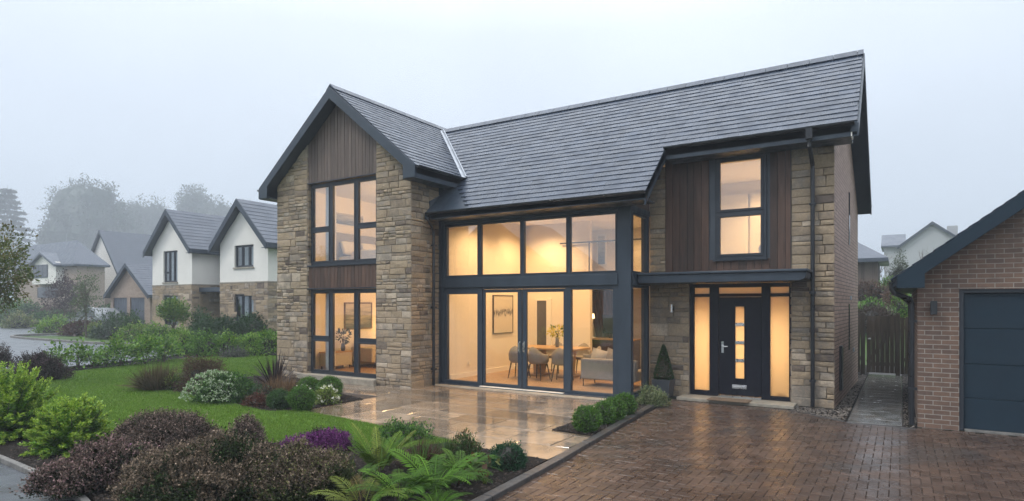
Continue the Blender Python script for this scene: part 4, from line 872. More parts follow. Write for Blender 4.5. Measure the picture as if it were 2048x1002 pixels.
# patio of wet flagstones
b = MB(); rs = random.Random(5)
def slab(b, x0, x1, y0, y1, z, col):
    j = lambda s=.0025: rs.uniform(-s, s); g = .006; c = .006
    t = rs.uniform(-.0010, .0010)
    o = [(x0+g, y0+g), (x1-g, y0+g), (x1-g, y1-g), (x0+g, y1-g)]; i = [(x0+g+c, y0+g+c), (x1-g-c, y0+g+c), (x1-g-c, y1-g-c), (x0+g+c, y1-g-c)]
    b.add([(p[0], p[1], z-.006) for p in o]+[(p[0], p[1], z+t*(1 if k in (0, 3) else -1)+j(.0008)) for k, p in enumerate(i)], [(0, 1, 5, 4), (1, 2, 6, 5), (2, 3, 7, 6), (3, 0, 4, 7), (4, 5, 6, 7)], col)
y = 6.86; r = 0
kx = lambda y_: -3.55-.073*(y_-5)-.09
while y < 11.72:
    h = rs.choice([.6, .6, .75, .45]); h = min(h, 11.74-y)
    x = -9.44-rs.uniform(0, .6)
    if y > 9.1: x = -12.6
    while x < kx(y):
        w = rs.choice([.6, .9, .9, 1.2, .75]); x1 = min(x+w, kx(y+h/2))
        if x1-x < .15: x1 = kx(y+h/2)
        if not (x > -4.62+.0 and y > 8.5 and False): slab(b, max(x, -9.44 if y <= 9.1 else -12.6), x1, y, y+h, .018, rs.gauss(.5, .3))
        x = x1+(.0 if x1 < kx(y+h/2)-.01 else 9)
    y += h
bj = MB(); bj.box(-9.44, -4.2, 6.85, 11.75, -.05, .011, .3); bj.box(-12.6, -9.44, 9.2, 11.0, -.05, .010, .3); o = bj.build('patio_bedding', m_['joint']); o['kind'] = 'structure'
o = b.build('patio', m_['flagstone']); o['kind'] = 'structure'
# kerb of dark concrete beside the drive
kerbline([(-3.40, 2.6), (-3.66, 6.9), (-3.93, 9.9), (-4.16, 12.62)], .125, -.05, .055, 'drive_kerb', 'kerb')
# driveway of herringbone blocks
DRIVE = [(-3.33, 2.4), (-3.58, 6.9), (-3.85, 9.9), (-4.05, 12.72), (-1.8, 12.72), (-1.72, 12.60), (-.82, 11.86), (.2, 11.78), (.24, 12.0), (7, 12.0), (7, 2.0), (-3.3, 2.0)]
sheet('driveway_base', [(-3.3, -6), (-3.33, 2.4), (-3.58, 6.9), (-3.85, 9.9), (-4.05, 12.72), (-1.8, 12.72), (-.8, 12.0), (.24, 12.0), (7, 12.0), (12, 12), (12, -6)], -.012, 'sand', .04)
P_, C_ = [], []; u = .1
cells = [(i, j) for i in range(-42, 72) for j in range(18, 132)]
b = MB(); rs = random.Random(9)
def paver(x0, x1, y0, y1):
    g, c = .0016, .005; z = rs.gauss(0, .0008); ta, tb = rs.gauss(0, .0007), rs.gauss(0, .0007); cx, cy_ = (x0+x1)/2, (y0+y1)/2
    if cx < kx(cy_)+.28: return
    o = [(x0+g, y0+g), (x1-g, y0+g), (x1-g, y1-g), (x0+g, y1-g)]; i = [(x0+g+c, y0+g+c), (x1-g-c, y0+g+c), (x1-g-c, y1-g-c), (x0+g+c, y1-g-c)]
    b.add([(p[0], p[1], z-.008) for p in o]+[(p[0], p[1], z+(ta if p[0] > cx else -ta)+(tb if p[1] > cy_ else -tb)) for p in i], [(0, 1, 5, 4), (1, 2, 6, 5), (2, 3, 7, 6), (3, 0, 4, 7), (4, 5, 6, 7)], min(1.2, max(-.1, rs.gauss(.5, .30))))
cand = []
for i, j in cells:
    d = (i-j) % 4
    if d == 0: cand.append((i*u, (i+2)*u, j*u, (j+1)*u))
    elif d == 3: cand.append((i*u, (i+1)*u, j*u, (j+2)*u))
cc = np.array([((c[0]+c[1])/2, (c[2]+c[3])/2) for c in cand]); ok = inpoly(cc, DRIVE)
for c, k in zip(cand, ok):
    if k: paver(*c)
yy = 2.4
while yy < 12.6:      # border course along the kerb
    for q in range(2):
        x0 = kx(yy)+.09+.06+q*.102; g, c = .002, .007; z = rs.gauss(0, .001)
        o = [(x0, yy+g), (x0+.098, yy+g), (x0+.098, yy+.2-g), (x0, yy+.2-g)]; sh = kx(yy+.2)-kx(yy); o = [(p[0]+(sh if p[1] > yy+.1 else 0), p[1]) for p in o]; m0 = np.mean(o, 0); i = [tuple(np.array(p)+(m0-np.array(p))*np.array([.14, .07])) for p in o]
        b.add([(p[0], p[1], z-.008) for p in o]+[(p[0], p[1], z) for p in i], [(0, 1, 5, 4), (1, 2, 6, 5), (2, 3, 7, 6), (3, 0, 4, 7), (4, 5, 6, 7)], min(1, max(0, rs.gauss(.45, .25))))
    yy += .2
o = b.build('driveway', m_['paver']); o['kind'] = 'structure'
# side path of wet slabs, with pebble margins
b = MB(); rs = random.Random(4); y = 11.86
while y < 20.2:
    h = rs.choice([.45, .6, .6]); xa, xb_ = (-.76, .04)
    slab(b, xa, xb_, y, min(y+h, 20.2), .012, rs.gauss(.5, .3)); y += h
o = b.build('side_path', m_['path_flag']); o['kind'] = 'structure'; b = MB(); b.box(xa, xb_, 11.86, 24, -.05, .004, .3); o = b.build('path_bedding', m_['joint']); o['kind'] = 'structure'
sheet('gravel_strip', [(-1.74, 12.66), (-.80, 11.92), (-.77, 11.9), (-.77, 20.2), (-1.06, 20.2), (-1.06, 13.2), (-1.7, 13.2)], -.002, 'soil', .05)
sheet('gravel_strip', [(.045, 11.86), (.24, 11.86), (.24, 20.2), (.045, 20.2)], -.002, 'soil', .05)
sheet('gravel_strip', [(-1.2, 20.2), (.3, 20.2), (.3, 23.4), (-1.2, 23.4)], -.004, 'soil', .04)
kerbline([(-1.74, 12.62), (-.80, 11.87)], .06, -.05, .012, 'path_edging', 'kerb'); kerbline([(-.78, 11.84), (.22, 11.80)], .06, -.05, .008, 'path_edging', 'kerb')
def scatter(name, poly, n, size, mat, z, flat=.5, exclude=(), near=None):
    P = np.array(poly); lo, hi = P.min(0), P.max(0); pts = rng.uniform(lo, hi, (n*6, 2)); pts = pts[inpoly(pts, poly)]
    for ex in exclude: pts = pts[~inpoly(pts, ex)]
    pts = pts[:n]; b = MB()
    for x, y in pts:
        s_ = size*random.uniform(.5, 1.4); a = random.uniform(0, 6.28); el = random.uniform(.35, 1); d = Vector((math.cos(a), math.sin(a), random.uniform(-.2, .3)*flat)); sd = Vector((-math.sin(a), math.cos(a), random.uniform(-.3, .3)*flat))*el; h = s_*flat*random.uniform(.4, 1)
        c = Vector((x, y, z)); top = c+Vector((0, 0, h)); r = [c+d*s_, c+sd*s_, c-d*s_, c-sd*s_]
        b.add(r+[top+d*s_*.4, top+sd*s_*.5, top-d*s_*.45, top-sd*s_*.4], [(0, 1, 5, 4), (1, 2, 6, 5), (2, 3, 7, 6), (3, 0, 4, 7), (4, 5, 6, 7)], random.gauss(.5, .3))
    o = b.build(name, m_[mat]); o['kind'] = 'stuff'; return o
o = scatter('bark_mulch', [p for p in FRONT if p[0] > -14]+[(-14, 3.3)][:0], 5200, .022, 'bark', .029, .7); tag(o, 'dark bark mulch covering the front planting bed')
o = scatter('bark_mulch', NOTCH, 1100, .022, 'bark', .033, .7); tag(o, 'dark bark mulch in the narrow bed beside the drive kerb')
o = scatter('bark_mulch', ISLAND, 2200, .025, 'bark', .032, .7); tag(o, 'dark bark mulch in the lawn border by the left wing')
o = scatter('pebbles', [(-1.70, 12.66), (-.80, 11.95), (-.79, 20), (-1.05, 20), (-1.06, 13.1), (-1.7, 13.14)], 1500, .024, 'pebble', -.003, .8); tag(o, 'grey brown pebbles along the foot of the brick gable')
o = scatter('pebbles', [(.05, 11.9), (.23, 11.9), (.23, 20.2), (.05, 20.2)], 500, .02, 'pebble', -.003, .8); tag(o, 'grey brown pebbles beside the garage side wall')
# grass blades
def blades(n, poly, hmin, hmax, excl, power=1.0):
    P = np.array(poly); lo, hi = P.min(0), P.max(0); pts = rng.uniform(lo, hi, (n*3, 2)); k = inpoly(pts, poly)
    for ex in excl: k &= ~inpoly(pts, ex)
    pts = pts[k]; d = np.hypot(pts[:, 0], pts[:, 1]); keep_ = rng.uniform(0, 1, len(pts)) < np.clip((8.5/d)**1.6, 0, 1); pts = pts[keep_]; m = len(pts)
    d = np.hypot(pts[:, 0], pts[:, 1]); a = rng.uniform(0, 6.28, m); h = rng.uniform(hmin, hmax, m); w = .0035*np.maximum(1, d/8)
    D = np.stack([np.cos(a), np.sin(a), 0*a], 1); base = np.stack([pts[:, 0], pts[:, 1], np.full(m, .022)], 1)
    tip = base+np.stack([rng.normal(0, .45, m)*h, rng.normal(0, .45, m)*h, h], 1)
    V = np.stack([base-D*w[:, None], base+D*w[:, None], tip], 1)
    cols = np.array([(.098, .188, .02), (.12, .215, .025), (.08, .16, .017), (.14, .21, .033)]); C = cols[rng.integers(0, 4, m)]*rng.uniform(.8, 1.2, (m, 1)); return V, C
V, C = blades(420000, LAWN, .022, .045, [ISLAND, FRONT])
tag(quads_obj('grass', V, C, m_['leaf_matte'], None, (0, 0, 0)), 'short mown green grass of the front lawn', 'grass', kind='stuff')
# ================================================================ PLANTS
def lump(seed, amp=.16, k=7):
    r = np.random.default_rng(seed); A = r.normal(0, 1, (k, 3))*r.uniform(1.5, 4.5, (k, 1)); ph = r.uniform(0, 6.28, k)
    return lambda D: 1+amp*np.sum(np.cos(D@A.T+ph), 1)/math.sqrt(k)*1.3
def crown_quads(c, rad, size, cols, cover=2.2, amp=.16, seed=0, wr=.5, shell=.34, up=.35, cap=9000, clump=8, flat=True, core=.68, jit=.55, gap=0, tipcol=None, var=.30, ccol=None):
    c = np.array(c, float); rad = np.array(rad, float); f = lump(seed, amp)
    p = 1.6; ar = 4*math.pi*(((rad[0]*rad[1])**p+(rad[0]*rad[2])**p+(rad[1]*rad[2])**p)/3)**(1/p)*(.6 if flat else 1)
    n = int(min(cap, cover*ar/(.5*size*size*wr))); m = max(6, n//clump)
    D = rng.normal(0, 1, (m*2, 3)); D /= np.linalg.norm(D, axis=1)[:, None]
    if flat: D[:, 2] = np.abs(D[:, 2])*1.0-.12
    if gap: g = lump(seed+77, 1.0, 5); D = D[g(D) > 1-gap]
    D = D[:m]; m = len(D)
    r = f(D)*(1-shell*rng.uniform(0, 1, m)**1.5)+(rng.uniform(0, 1, m) < .10)*rng.uniform(0, .24, m)*(amp > .13)*flat; Pc = c+D*r[:, None]*rad
    bright = rng.uniform(1-var, 1+var, m)*(1+.0*D[:, 2]); ci = rng.integers(0, len(cols), m)
    idx = np.repeat(np.arange(m), clump); k = len(idx)
    P = Pc[idx]+rng.normal(0, size*.9, (k, 3)); Dn = D[idx]/rad; Dn /= np.linalg.norm(Dn, axis=1)[:, None]; Dn = Dn+np.array([0, 0, up])
    V, _ = leaf_quads(P, Dn, size, cols, wr, jit); cols = np.array(cols); C = cols[np.where(rng.uniform(0, 1, k) < .75, ci[idx], rng.integers(0, len(cols), k))]*(bright[idx]*rng.uniform(.85, 1.15, k))[:, None]
    if tipcol is not None:
        tm = rng.uniform(0, 1, k) < tipcol[1]*np.clip(.35+D[idx][:, 2], 0, 1); C[tm] = np.array(tipcol[0])*rng.uniform(.7, 1.25, (tm.sum(), 1))
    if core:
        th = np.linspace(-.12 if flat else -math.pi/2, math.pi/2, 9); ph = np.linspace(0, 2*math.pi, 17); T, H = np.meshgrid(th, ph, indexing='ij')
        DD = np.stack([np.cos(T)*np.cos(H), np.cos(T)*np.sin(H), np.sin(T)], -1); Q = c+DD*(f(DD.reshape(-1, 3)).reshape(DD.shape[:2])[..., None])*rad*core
        CV = np.stack([Q[:-1, :-1], Q[1:, :-1], Q[1:, 1:], Q[:-1, 1:]], 2).reshape(-1, 4, 3); V = np.concatenate([V, CV]); C = np.concatenate([C, np.tile((.018, .016, .010) if ccol is None else ccol, (len(CV), 1))])  # default core colour paints deep shade into the gaps between leaves
    if flat: V[:, :, 2] = np.maximum(V[:, :, 2], c[2]-.02)
    return V, np.clip(C, 0, 1)
def stems(t, c, rad, n=7, r=.012, mat='trunk', base=None, name='stem', rise=.75):
    b = MB(); x, y, z = base or c
    for i in range(n):
        a = i*2.4+random.uniform(-.4, .4); q = random.uniform(.35, .8); e_ = (c[0]+math.cos(a)*rad[0]*q, c[1]+math.sin(a)*rad[1]*q, c[2]+rad[2]*rise*random.uniform(.6, 1)); m_1 = ((x+e_[0])/2*.8+x*.2, (y+e_[1])/2*.8+y*.2, z+(e_[2]-z)*.55)
        b.tube([(x+math.cos(a)*.03, y+math.sin(a)*.03, z), (x+(e_[0]-x)*.35, y+(e_[1]-y)*.35, z+(e_[2]-z)*.5), e_], [r, r*.7, r*.3], 5)
    return b.build(name, m_[mat], t)
G1 = [(.075, .175, .020), (.125, .245, .034), (.046, .115, .016)]          # fresh green
G2 = [(.032, .088, .018), (.052, .120, .025), (.022, .060, .014)]          # dark green
G4 = [(.11, .23, .024), (.17, .30, .04), (.065, .15, .018), (.20, .30, .05)]
GY_ = [(.17, .24, .04), (.12, .20, .036), (.21, .25, .07)]                 # yellow green
BX = [(.060, .15, .015), (.095, .20, .024), (.036, .095, .011)]          # box
RD = [(.075, .035, .026), (.055, .028, .022), (.10, .055, .036)]           # bronze red
PB = [(.045, .030, .030), (.06, .04, .038), (.032, .024, .024), (.04, .045, .024)]   # purple brown
nsd = [100]
def shrub(name, label, px, pyb, wpx, hpx, cols, size=.05, cat='shrub', group=None, z=0.0, amp=.16, deep=1.0, n_st=6, mat='leaf', **kw):
    p, d = ground(px, pyb, z); w = wpx/FPX*d; h = hpx/FPX*d; nsd[0] += 1
    fw = Vector((p.x, p.y, 0)).normalized()*w*.42*deep; c = (p.x+fw.x, p.y+fw.y, z)
    rad = (w/2/(1+amp*.5), w/2*deep/(1+amp*.5), h/(1+amp*.7)); size = max(size, 2.4*d/617)
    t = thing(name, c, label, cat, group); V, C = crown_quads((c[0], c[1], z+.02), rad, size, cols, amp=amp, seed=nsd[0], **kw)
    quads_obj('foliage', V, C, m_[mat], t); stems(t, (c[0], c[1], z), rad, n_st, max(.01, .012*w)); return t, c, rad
def flowers(t, c, rad, n, size, cols, name='flowers', seed=0, amp=.16, zmin=.1, mat='petal', k=6):
    f = lump(seed, amp); D = rng.normal(0, 1, (n, 3)); D /= np.linalg.norm(D, axis=1)[:, None]; D[:, 2] = np.abs(D[:, 2])*.9+zmin; D /= np.linalg.norm(D, axis=1)[:, None]
    P = np.array(c)+D*(f(D)*1.02)[:, None]*np.array(rad); idx = np.repeat(np.arange(n), k); V, C = leaf_quads(P[idx]+rng.normal(0, size*.35, (n*k, 3)), D[idx]+np.array([0, 0, .2]), size, cols, .8, .9); return quads_obj(name, V, C, m_[mat], t)
# --- box balls
def boxball(label, px, py_c, dpx, base, group, z=.03, cols=BX, hs=1.0):
    p, d = ground(px, base, z); r = dpx/2/FPX*d; fw = Vector((p.x, p.y, 0)).normalized()*r*.7; c = (p.x+fw.x, p.y+fw.y, z+r*.92*hs); nsd[0] += 1
    t = thing('box_ball', (c[0], c[1], z), label, 'shrub', group)
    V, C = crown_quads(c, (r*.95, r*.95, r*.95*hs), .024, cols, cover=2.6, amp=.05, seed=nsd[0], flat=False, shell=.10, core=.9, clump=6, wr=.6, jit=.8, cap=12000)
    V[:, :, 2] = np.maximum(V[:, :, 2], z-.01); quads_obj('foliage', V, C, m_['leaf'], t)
    b = MB(); b.tube([(c[0], c[1], z-.03), (c[0], c[1], z+r*.5)], [.03, .02], 6); b.build('stem', m_['trunk'], t); return t, c, r
KG = 'clipped box balls beside the drive kerb'
boxball('nearest and roundest clipped box ball at the patio end of the drive kerb bed', 1173, 842, 52, 867, KG)
boxball('second clipped box ball from the patio end of the drive kerb bed', 1209, 826, 44, 850, KG)
boxball('third clipped box ball from the patio end of the drive kerb bed', 1228, 818, 44, 842, KG)
boxball('clipped box ball nearest the corner post of the bay', 1249, 810, 44, 832, KG)
IG = 'clipped box balls in the lawn border'
t, c, r = boxball('clipped box ball with a white flower on top at the lawn border corner', 603, 800, 50, 823, IG)
flowers(t, (c[0]-.05, c[1], c[2]), (r*.9, r*.9, r), 4, .05, [(.75, .74, .66)], zmin=.9, amp=.03)
boxball('plain clipped box ball farthest back beside the paving of the left wing', 618, 777, 40, 795, IG)
boxball('low dark box ball left of the others in the lawn border', 560, 803, 46, 819, IG, cols=G2, hs=.8)
boxball('green clipped box ball behind the white flowered bush by the patio', 660, 778, 46, 800, IG)
t, c, rad = shrub('flowering_shrub', 'yellow green small bush with white flower heads at the patio corner of the lawn border', 652, 810, 42, 40, GY_, .035, z=.03, n_st=5); flowers(t, (c[0], c[1], .05), rad, 10, .06, [(.80, .79, .70), (.7, .7, .6)], seed=nsd[0])
# --- conifer ball, variegated shrub, topiary
shrub('dwarf_conifer', 'blue green dwarf conifer dome on dark mulch at the patio corner', 1016, 943, 76, 55, [(.020, .075, .030), (.030, .095, .040), (.016, .055, .024)], .022, cat='conifer', amp=.10, z=.02, cover=2.8, core=.88, clump=7, wr=.45, cap=14000)
shrub('variegated_shrub', 'cream and green variegated shrub between the bay corner and the topiary', 1303, 813, 64, 42, [(.19, .22, .10), (.10, .15, .05), (.26, .27, .15), (.06, .10, .03)], .045, z=.03, amp=.22, cover=1.8, wr=.28, jit=.8, core=.6)
tp = thing('topiary_planter', (-4.28, 12.85, .03), 'dark square planter holding a cone topiary beside the front door', 'planter')
b = MB(); x, y = -4.27, 12.87; w1, w2 = .15, .20
vs = [(x-w1, y-w1, .03), (x+w1, y-w1, .03), (x+w1, y+w1, .03), (x-w1, y+w1, .03), (x-w2, y-w2, .40), (x+w2, y-w2, .40), (x+w2, y+w2, .40), (x-w2, y+w2, .40), (x-w2+.025, y-w2+.025, .40), (x+w2-.025, y-w2+.025, .40), (x+w2-.025, y+w2-.025, .40), (x-w2+.025, y+w2-.025, .40), (x-w2+.03, y-w2+.03, .35), (x+w2-.03, y-w2+.03, .35), (x+w2-.03, y+w2-.03, .35), (x-w2+.03, y+w2-.03, .35)]
b.add(vs, [(3, 2, 1, 0)]+[(a+i, a+(i+1) % 4, a+4+(i+1) % 4, a+4+i) for a in (0, 4, 8) for i in range(4)]+[(12, 13, 14, 15)], .5); b.build('pot', m_['planter'], tp, bevel=.006)
n = 5200; zz_ = rng.uniform(0, 1, n)**1.25; ang = rng.uniform(0, 6.28, n); rr = .215*(1-zz_)**.8*np.minimum(1, .75+zz_*3)*rng.uniform(.88, 1.05, n)
P = np.stack([x+rr*np.cos(ang), y+rr*np.sin(ang), .38+zz_*.74], 1); D = np.stack([np.cos(ang), np.sin(ang), .7+0*ang], 1); V, C = leaf_quads(P, D, .028, [(.022, .060, .012), (.032, .080, .016), (.016, .045, .010)], .55, .6)
tc_ = thing('cone_topiary', (x, y, .36), 'dark green cone topiary growing in the square planter', 'shrub'); quads_obj('foliage', V, C, m_['leaf'], tc_)
b = MB(); b.lathe((x, y, .35), [(.03, 0), (.17, .10), (.12, .35), (.05, .60), (.01, .7)], 12); b.build('stem', m_['trunk'], tc_)
# --- heathers in front
def heather(label, px, pyb, wpx, hpx, cols, tips, n, deep=1.0, amp=.2, tipshare=.6, cat='heather', sl=.105, z=.03, bare=.25, seed=None, name='heather'):
    p, d = ground(px, pyb, z); w = wpx/FPX*d; h = hpx/FPX*d; nsd[0] += 1; sd = seed or nsd[0]
    fw = Vector((p.x, p.y, 0)).normalized()*w*.45*deep; c = np.array((p.x+fw.x, p.y+fw.y, z)); rt = np.array((fw.y, -fw.x, 0))/max(1e-6, np.hypot(fw.x, fw.y)); fv = np.array((fw.x, fw.y, 0))/max(1e-6, np.hypot(fw.x, fw.y))
    f0 = lump(sd, amp, 9); g = lump(sd+5, 1.0, 9); f1 = lump(sd+9, .5, 9); f = lambda D: f0(D)+.13*(f1(D*2.3)-1)
    D = rng.normal(0, 1, (n, 3)); D[:, 2] = np.abs(D[:, 2]); D /= np.linalg.norm(D, axis=1)[:, None]
    def place(D, k): L = D*np.array([w/2, w/2*deep, h])*(f(D)*k)[:, None]; return c+L[:, :1]*rt+L[:, 1:2]*fv+L[:, 2:]*np.array([0, 0, 1])
    B = place(D, .97-.30*rng.uniform(0, 1, n)**1.6); Dw = D[:, :1]*rt+D[:, 1:2]*fv+D[:, 2:]*np.array([0, 0, 1]); dirs = Dw*.75+np.array([0, 0, .75])+rng.normal(0, .28, (n, 3)); dirs /= np.linalg.norm(dirs, axis=1)[:, None]
    ln = sl*rng.uniform(.6, 1.4, n); k = 9; s_ = np.tile(np.linspace(.0, 1, k), n); idx = np.repeat(np.arange(n), k)
    P = B[idx]+dirs[idx]*(ln[idx]*s_)[:, None]; out = rng.normal(0, 1, (n*k, 3))+dirs[idx]*.9
    V, C = leaf_quads(P, out, sl*.235, cols, .6, .2)
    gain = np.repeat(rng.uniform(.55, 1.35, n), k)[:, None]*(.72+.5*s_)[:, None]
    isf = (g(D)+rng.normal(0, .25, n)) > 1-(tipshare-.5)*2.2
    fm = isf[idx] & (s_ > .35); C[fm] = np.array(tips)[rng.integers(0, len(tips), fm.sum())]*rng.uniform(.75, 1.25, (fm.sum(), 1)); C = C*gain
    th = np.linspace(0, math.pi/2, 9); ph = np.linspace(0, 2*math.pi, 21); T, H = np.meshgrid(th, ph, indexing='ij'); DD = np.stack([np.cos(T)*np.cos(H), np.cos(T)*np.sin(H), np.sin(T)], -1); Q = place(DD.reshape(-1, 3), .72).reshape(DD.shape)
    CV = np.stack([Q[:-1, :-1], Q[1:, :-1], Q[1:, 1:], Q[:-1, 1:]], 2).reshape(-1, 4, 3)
    t = thing(name, tuple(c), label, cat); quads_obj('foliage', np.concatenate([V, CV]), np.clip(np.concatenate([C, np.tile((.016, .012, .009), (len(CV), 1))]), 0, 1), m_['leaf_matte'], t)  # near-black inner mound: shade between the sprigs put into its colour
    b = MB()
    for i in range(26):
        a = random.uniform(0, 6.28); q = random.uniform(.5, .98); e_ = place(np.array([[math.cos(a)*q, math.sin(a)*q, math.sqrt(max(.02, 1-q*q))]]), 1.03)[0]; b.tube([c+np.array([math.cos(a)*.1, math.sin(a)*.1, 0]), c*.45+e_*.55+np.array([0, 0, .05]), e_], [.008, .006, .003], 4)
    b.build('stem', m_['trunk'], t); return t
HG = [(.018, .032, .010), (.028, .050, .013), (.022, .026, .012)]; HT = [(.135, .094, .078), (.09, .066, .052), (.20, .145, .12), (.055, .044, .032)]; HT2 = [(.15, .11, .075), (.105, .08, .052), (.22, .165, .12), (.065, .054, .037)]
heather('broad brown heather mound with a rounded right end against the lawn', 330, 912, 225, 66, HG, HT, 5200, deep=.55, amp=.12, tipshare=.78)
heather('pinkish heather mound spilling over the pavement edging', 205, 985, 215, 80, HG, HT+[(.21, .13, .13)], 5200, deep=.5, amp=.2, tipshare=.7)
heather('largest heather mound in the middle foreground with tan tips', 400, 1030, 330, 108, HG, HT2, 7200, deep=.5, amp=.16, tipshare=.74)
heather('olive and brown heather mound left of the ferns', 600, 1010, 230, 98, [(.04, .055, .016), (.055, .07, .022), (.03, .04, .014)], HT2+[(.13, .13, .05)], 5600, deep=.55, amp=.16, tipshare=.62)
heather('small pointed heather clump standing up behind the middle heather mound', 495, 895, 60, 46, HG, HT, 900, deep=.8, amp=.14, tipshare=.8)
heather('lilac pink heather patch low between two brown mounds', 262, 965, 56, 40, HG, [(.38, .17, .36), (.30, .12, .28)], 700, deep=.7, amp=.2, tipshare=1.0)
heather('vivid purple heather patch along the lawn edge beside the ferns', 640, 908, 135, 24, [(.05, .03, .035), (.035, .04, .02)], [(.12, .028, .125), (.16, .04, .15), (.09, .024, .095)], 3000, deep=.4, amp=.14, tipshare=1.1)
heather('dark purple brown shrub on the lawn corner near the road', 80, 764, 86, 50, PB, [(.085, .052, .055), (.065, .045, .045)], 2600, deep=.9, amp=.2, tipshare=.6, name='purple_shrub', cat='shrub', sl=.13)
heather('small dull brown shrub at the left edge behind the bright conifers', 4, 735, 34, 32, PB, [(.07, .055, .045)], 500, deep=.9, name='purple_shrub', cat='shrub', sl=.14)
# --- feathery bright conifers at the left
def juniper(label, px, pyb, wpx, hpx, n=230, k=84, z=.03, ls=.032):
    p, d = ground(px, pyb, z); w = wpx/FPX*d; h = hpx/FPX*d; fw = Vector((p.x, p.y, 0)).normalized()*w*.35; c = np.array((p.x+fw.x, p.y+fw.y, z))
    t = thing('feathery_conifer', tuple(c), label, 'conifer'); Vs, Cs = [], []; b = MB()
    cols = np.array([(.10, .23, .018), (.14, .29, .028), (.06, .15, .015)]); tip = np.array([(.32, .44, .05), (.24, .38, .04)])
    for i in range(n):
        a = random.uniform(0, 2*math.pi); el = random.uniform(.05, 1.35); L = 1.0*random.uniform(.72, 1.06)
        dv = np.array([math.cos(a)*math.cos(el)*w/2*1.02, math.sin(a)*math.cos(el)*w/2*1.02, math.sin(el)*h])*L; droop = np.array([0, 0, -h*.10*random.uniform(.2, 1.3)])
        s_ = np.linspace(.35, 1, k); sp = c+dv[None]*s_[:, None]+droop*(s_[:, None]-.35)**2*2; base0 = c+dv*.2
        if i % 4 == 0: b.tube([c+np.array([0, 0, .02]), c+dv*.5, c+dv*.95+droop*.7], [.012, .008, .003], 4)
        dn = dv/np.linalg.norm(dv); side = np.cross(dn, [0, 0, 1]); side /= np.linalg.norm(side)+1e-9; sg = np.where(np.arange(k) % 2 == 0, 1, -1)[:, None]
        dirs = dn*.75+side*sg*.8+np.array([0, 0, .12])+rng.normal(0, .22, (k, 3)); sz = ls*(1.5-.9*s_)
        for rep in range(2):
            V, C = leaf_quads(sp+rng.normal(0, .012, (k, 3)), dirs, 1.0, cols, .38, .15)
            V = sp[:, None]+(V-V[:, :1])*(sz*1.9)[:, None, None]+rng.normal(0, .010, (k, 1, 3))
            tm = (s_+rng.normal(0, .14, k)) > .82; C[tm] = tip[rng.integers(0, 2, tm.sum())]*rng.uniform(.8, 1.2, (tm.sum(), 1)); Vs.append(V); Cs.append(C)
    V = np.concatenate(Vs); V[:, :, 2] = np.maximum(V[:, :, 2], z); quads_obj('foliage', V, np.concatenate(Cs), m_['leaf'], t); b.build('branch', m_['trunk'], t)
juniper('tall feathery bright green conifer at the left edge of the front bed', 10, 885, 215, 165, 340)
juniper('shorter feathery bright green conifer between the tall one and the heather', 143, 912, 165, 122, 270)
# --- ferns
def frond(Vs, Cs, base, az, L, arch, pl, cols, np_=26, lift=1.1, mid=None, wprof=.35, serr=True):
    dxy = np.array([math.cos(az), math.sin(az), 0]); s_ = np.linspace(.0, 1, np_+1); hz = L*(s_*(.55+.25*arch)+.2*arch*s_**2); vz = L*(lift*s_-arch*.9*s_**2.2)*.8
    pts = np.array(base)+dxy*hz[:, None]+np.array([0, 0, 1])*vz[:, None]; tg = np.gradient(pts, axis=0); tg /= np.linalg.norm(tg, axis=1)[:, None]
    sd = np.cross(tg, [0, 0, 1.0]); sd /= np.linalg.norm(sd, axis=1)[:, None]; nn = np.cross(sd, tg); tw = rng.uniform(-.5, .5)
    prof = pl*np.clip((s_+.06)**.55*(1.03-s_)**.62*1.75, .03, 2); cb = np.array(cols[random.randrange(len(cols))])*random.uniform(.7, 1.25); step = L/np_
    for sgn in (-1, 1):
        o = sd*sgn*math.cos(tw)+nn*math.sin(tw)*sgn; q = o+tg*.45-nn*.18+rng.normal(0, .05, o.shape); q /= np.linalg.norm(q, axis=1)[:, None]
        sel = s_ > .14; P = pts[sel]; Q = q[sel]; T = tg[sel]; l = prof[sel][:, None]*rng.uniform(.9, 1.08, (sel.sum(), 1)); wd = step*wprof*1.35
        V = np.stack([P-T*wd*.5, P+Q*l*.45-T*wd*.62, P+Q*l-T*.0+T*wd*.3, P+Q*l*.5+T*wd*.62, ], 1); V2 = np.stack([P-T*wd*.5, P+Q*l*.5+T*wd*.62, P+T*wd*.5, P+T*wd*.5], 1); C = np.tile(cb, (len(P), 1))*rng.uniform(.88, 1.12, (len(P), 1))
        Vs.append(V); Cs.append(C)
    r = .004+L*.004; V = np.stack([pts[:-1]-sd[:-1]*r, pts[1:]-sd[1:]*r*.7, pts[1:]+sd[1:]*r*.7, pts[:-1]+sd[:-1]*r], 1)+nn[:-1, None]*.003; Vs.append(V); Cs.append(np.tile(cb*1.5, (len(V), 1)))
def fern(label, px, pyb, n, L, cols, pl=.1, arch=.8, lift=1.1, z=.03, spread=(0, 6.28), wprof=.55, np_=22):
    p, d = ground(px, pyb, z); t = thing('fern', tuple(p), label, 'fern'); Vs, Cs = [], []
    for i in range(n): az = spread[0]+(spread[1]-spread[0])*(i+random.uniform(-.35, .35))/n; frond(Vs, Cs, (p.x+.03*math.cos(az), p.y+.03*math.sin(az), z), az, L*random.uniform(.7, 1.08), arch*random.uniform(.75, 1.25), pl*random.uniform(.85, 1.1), cols, np_, lift*random.uniform(.8, 1.15), wprof=wprof)
    V = np.concatenate(Vs); V[:, :, 2] = np.maximum(V[:, :, 2], z+.004); quads_obj('frond', V, np.concatenate(Cs)*.80, m_['leaf_matte'], t)
    b = MB(); b.lathe((p.x, p.y, z-.02), [(.06, 0), (.05, .05), (.02, .09)], 8); b.build('crown_base', m_['bark'], t); return t
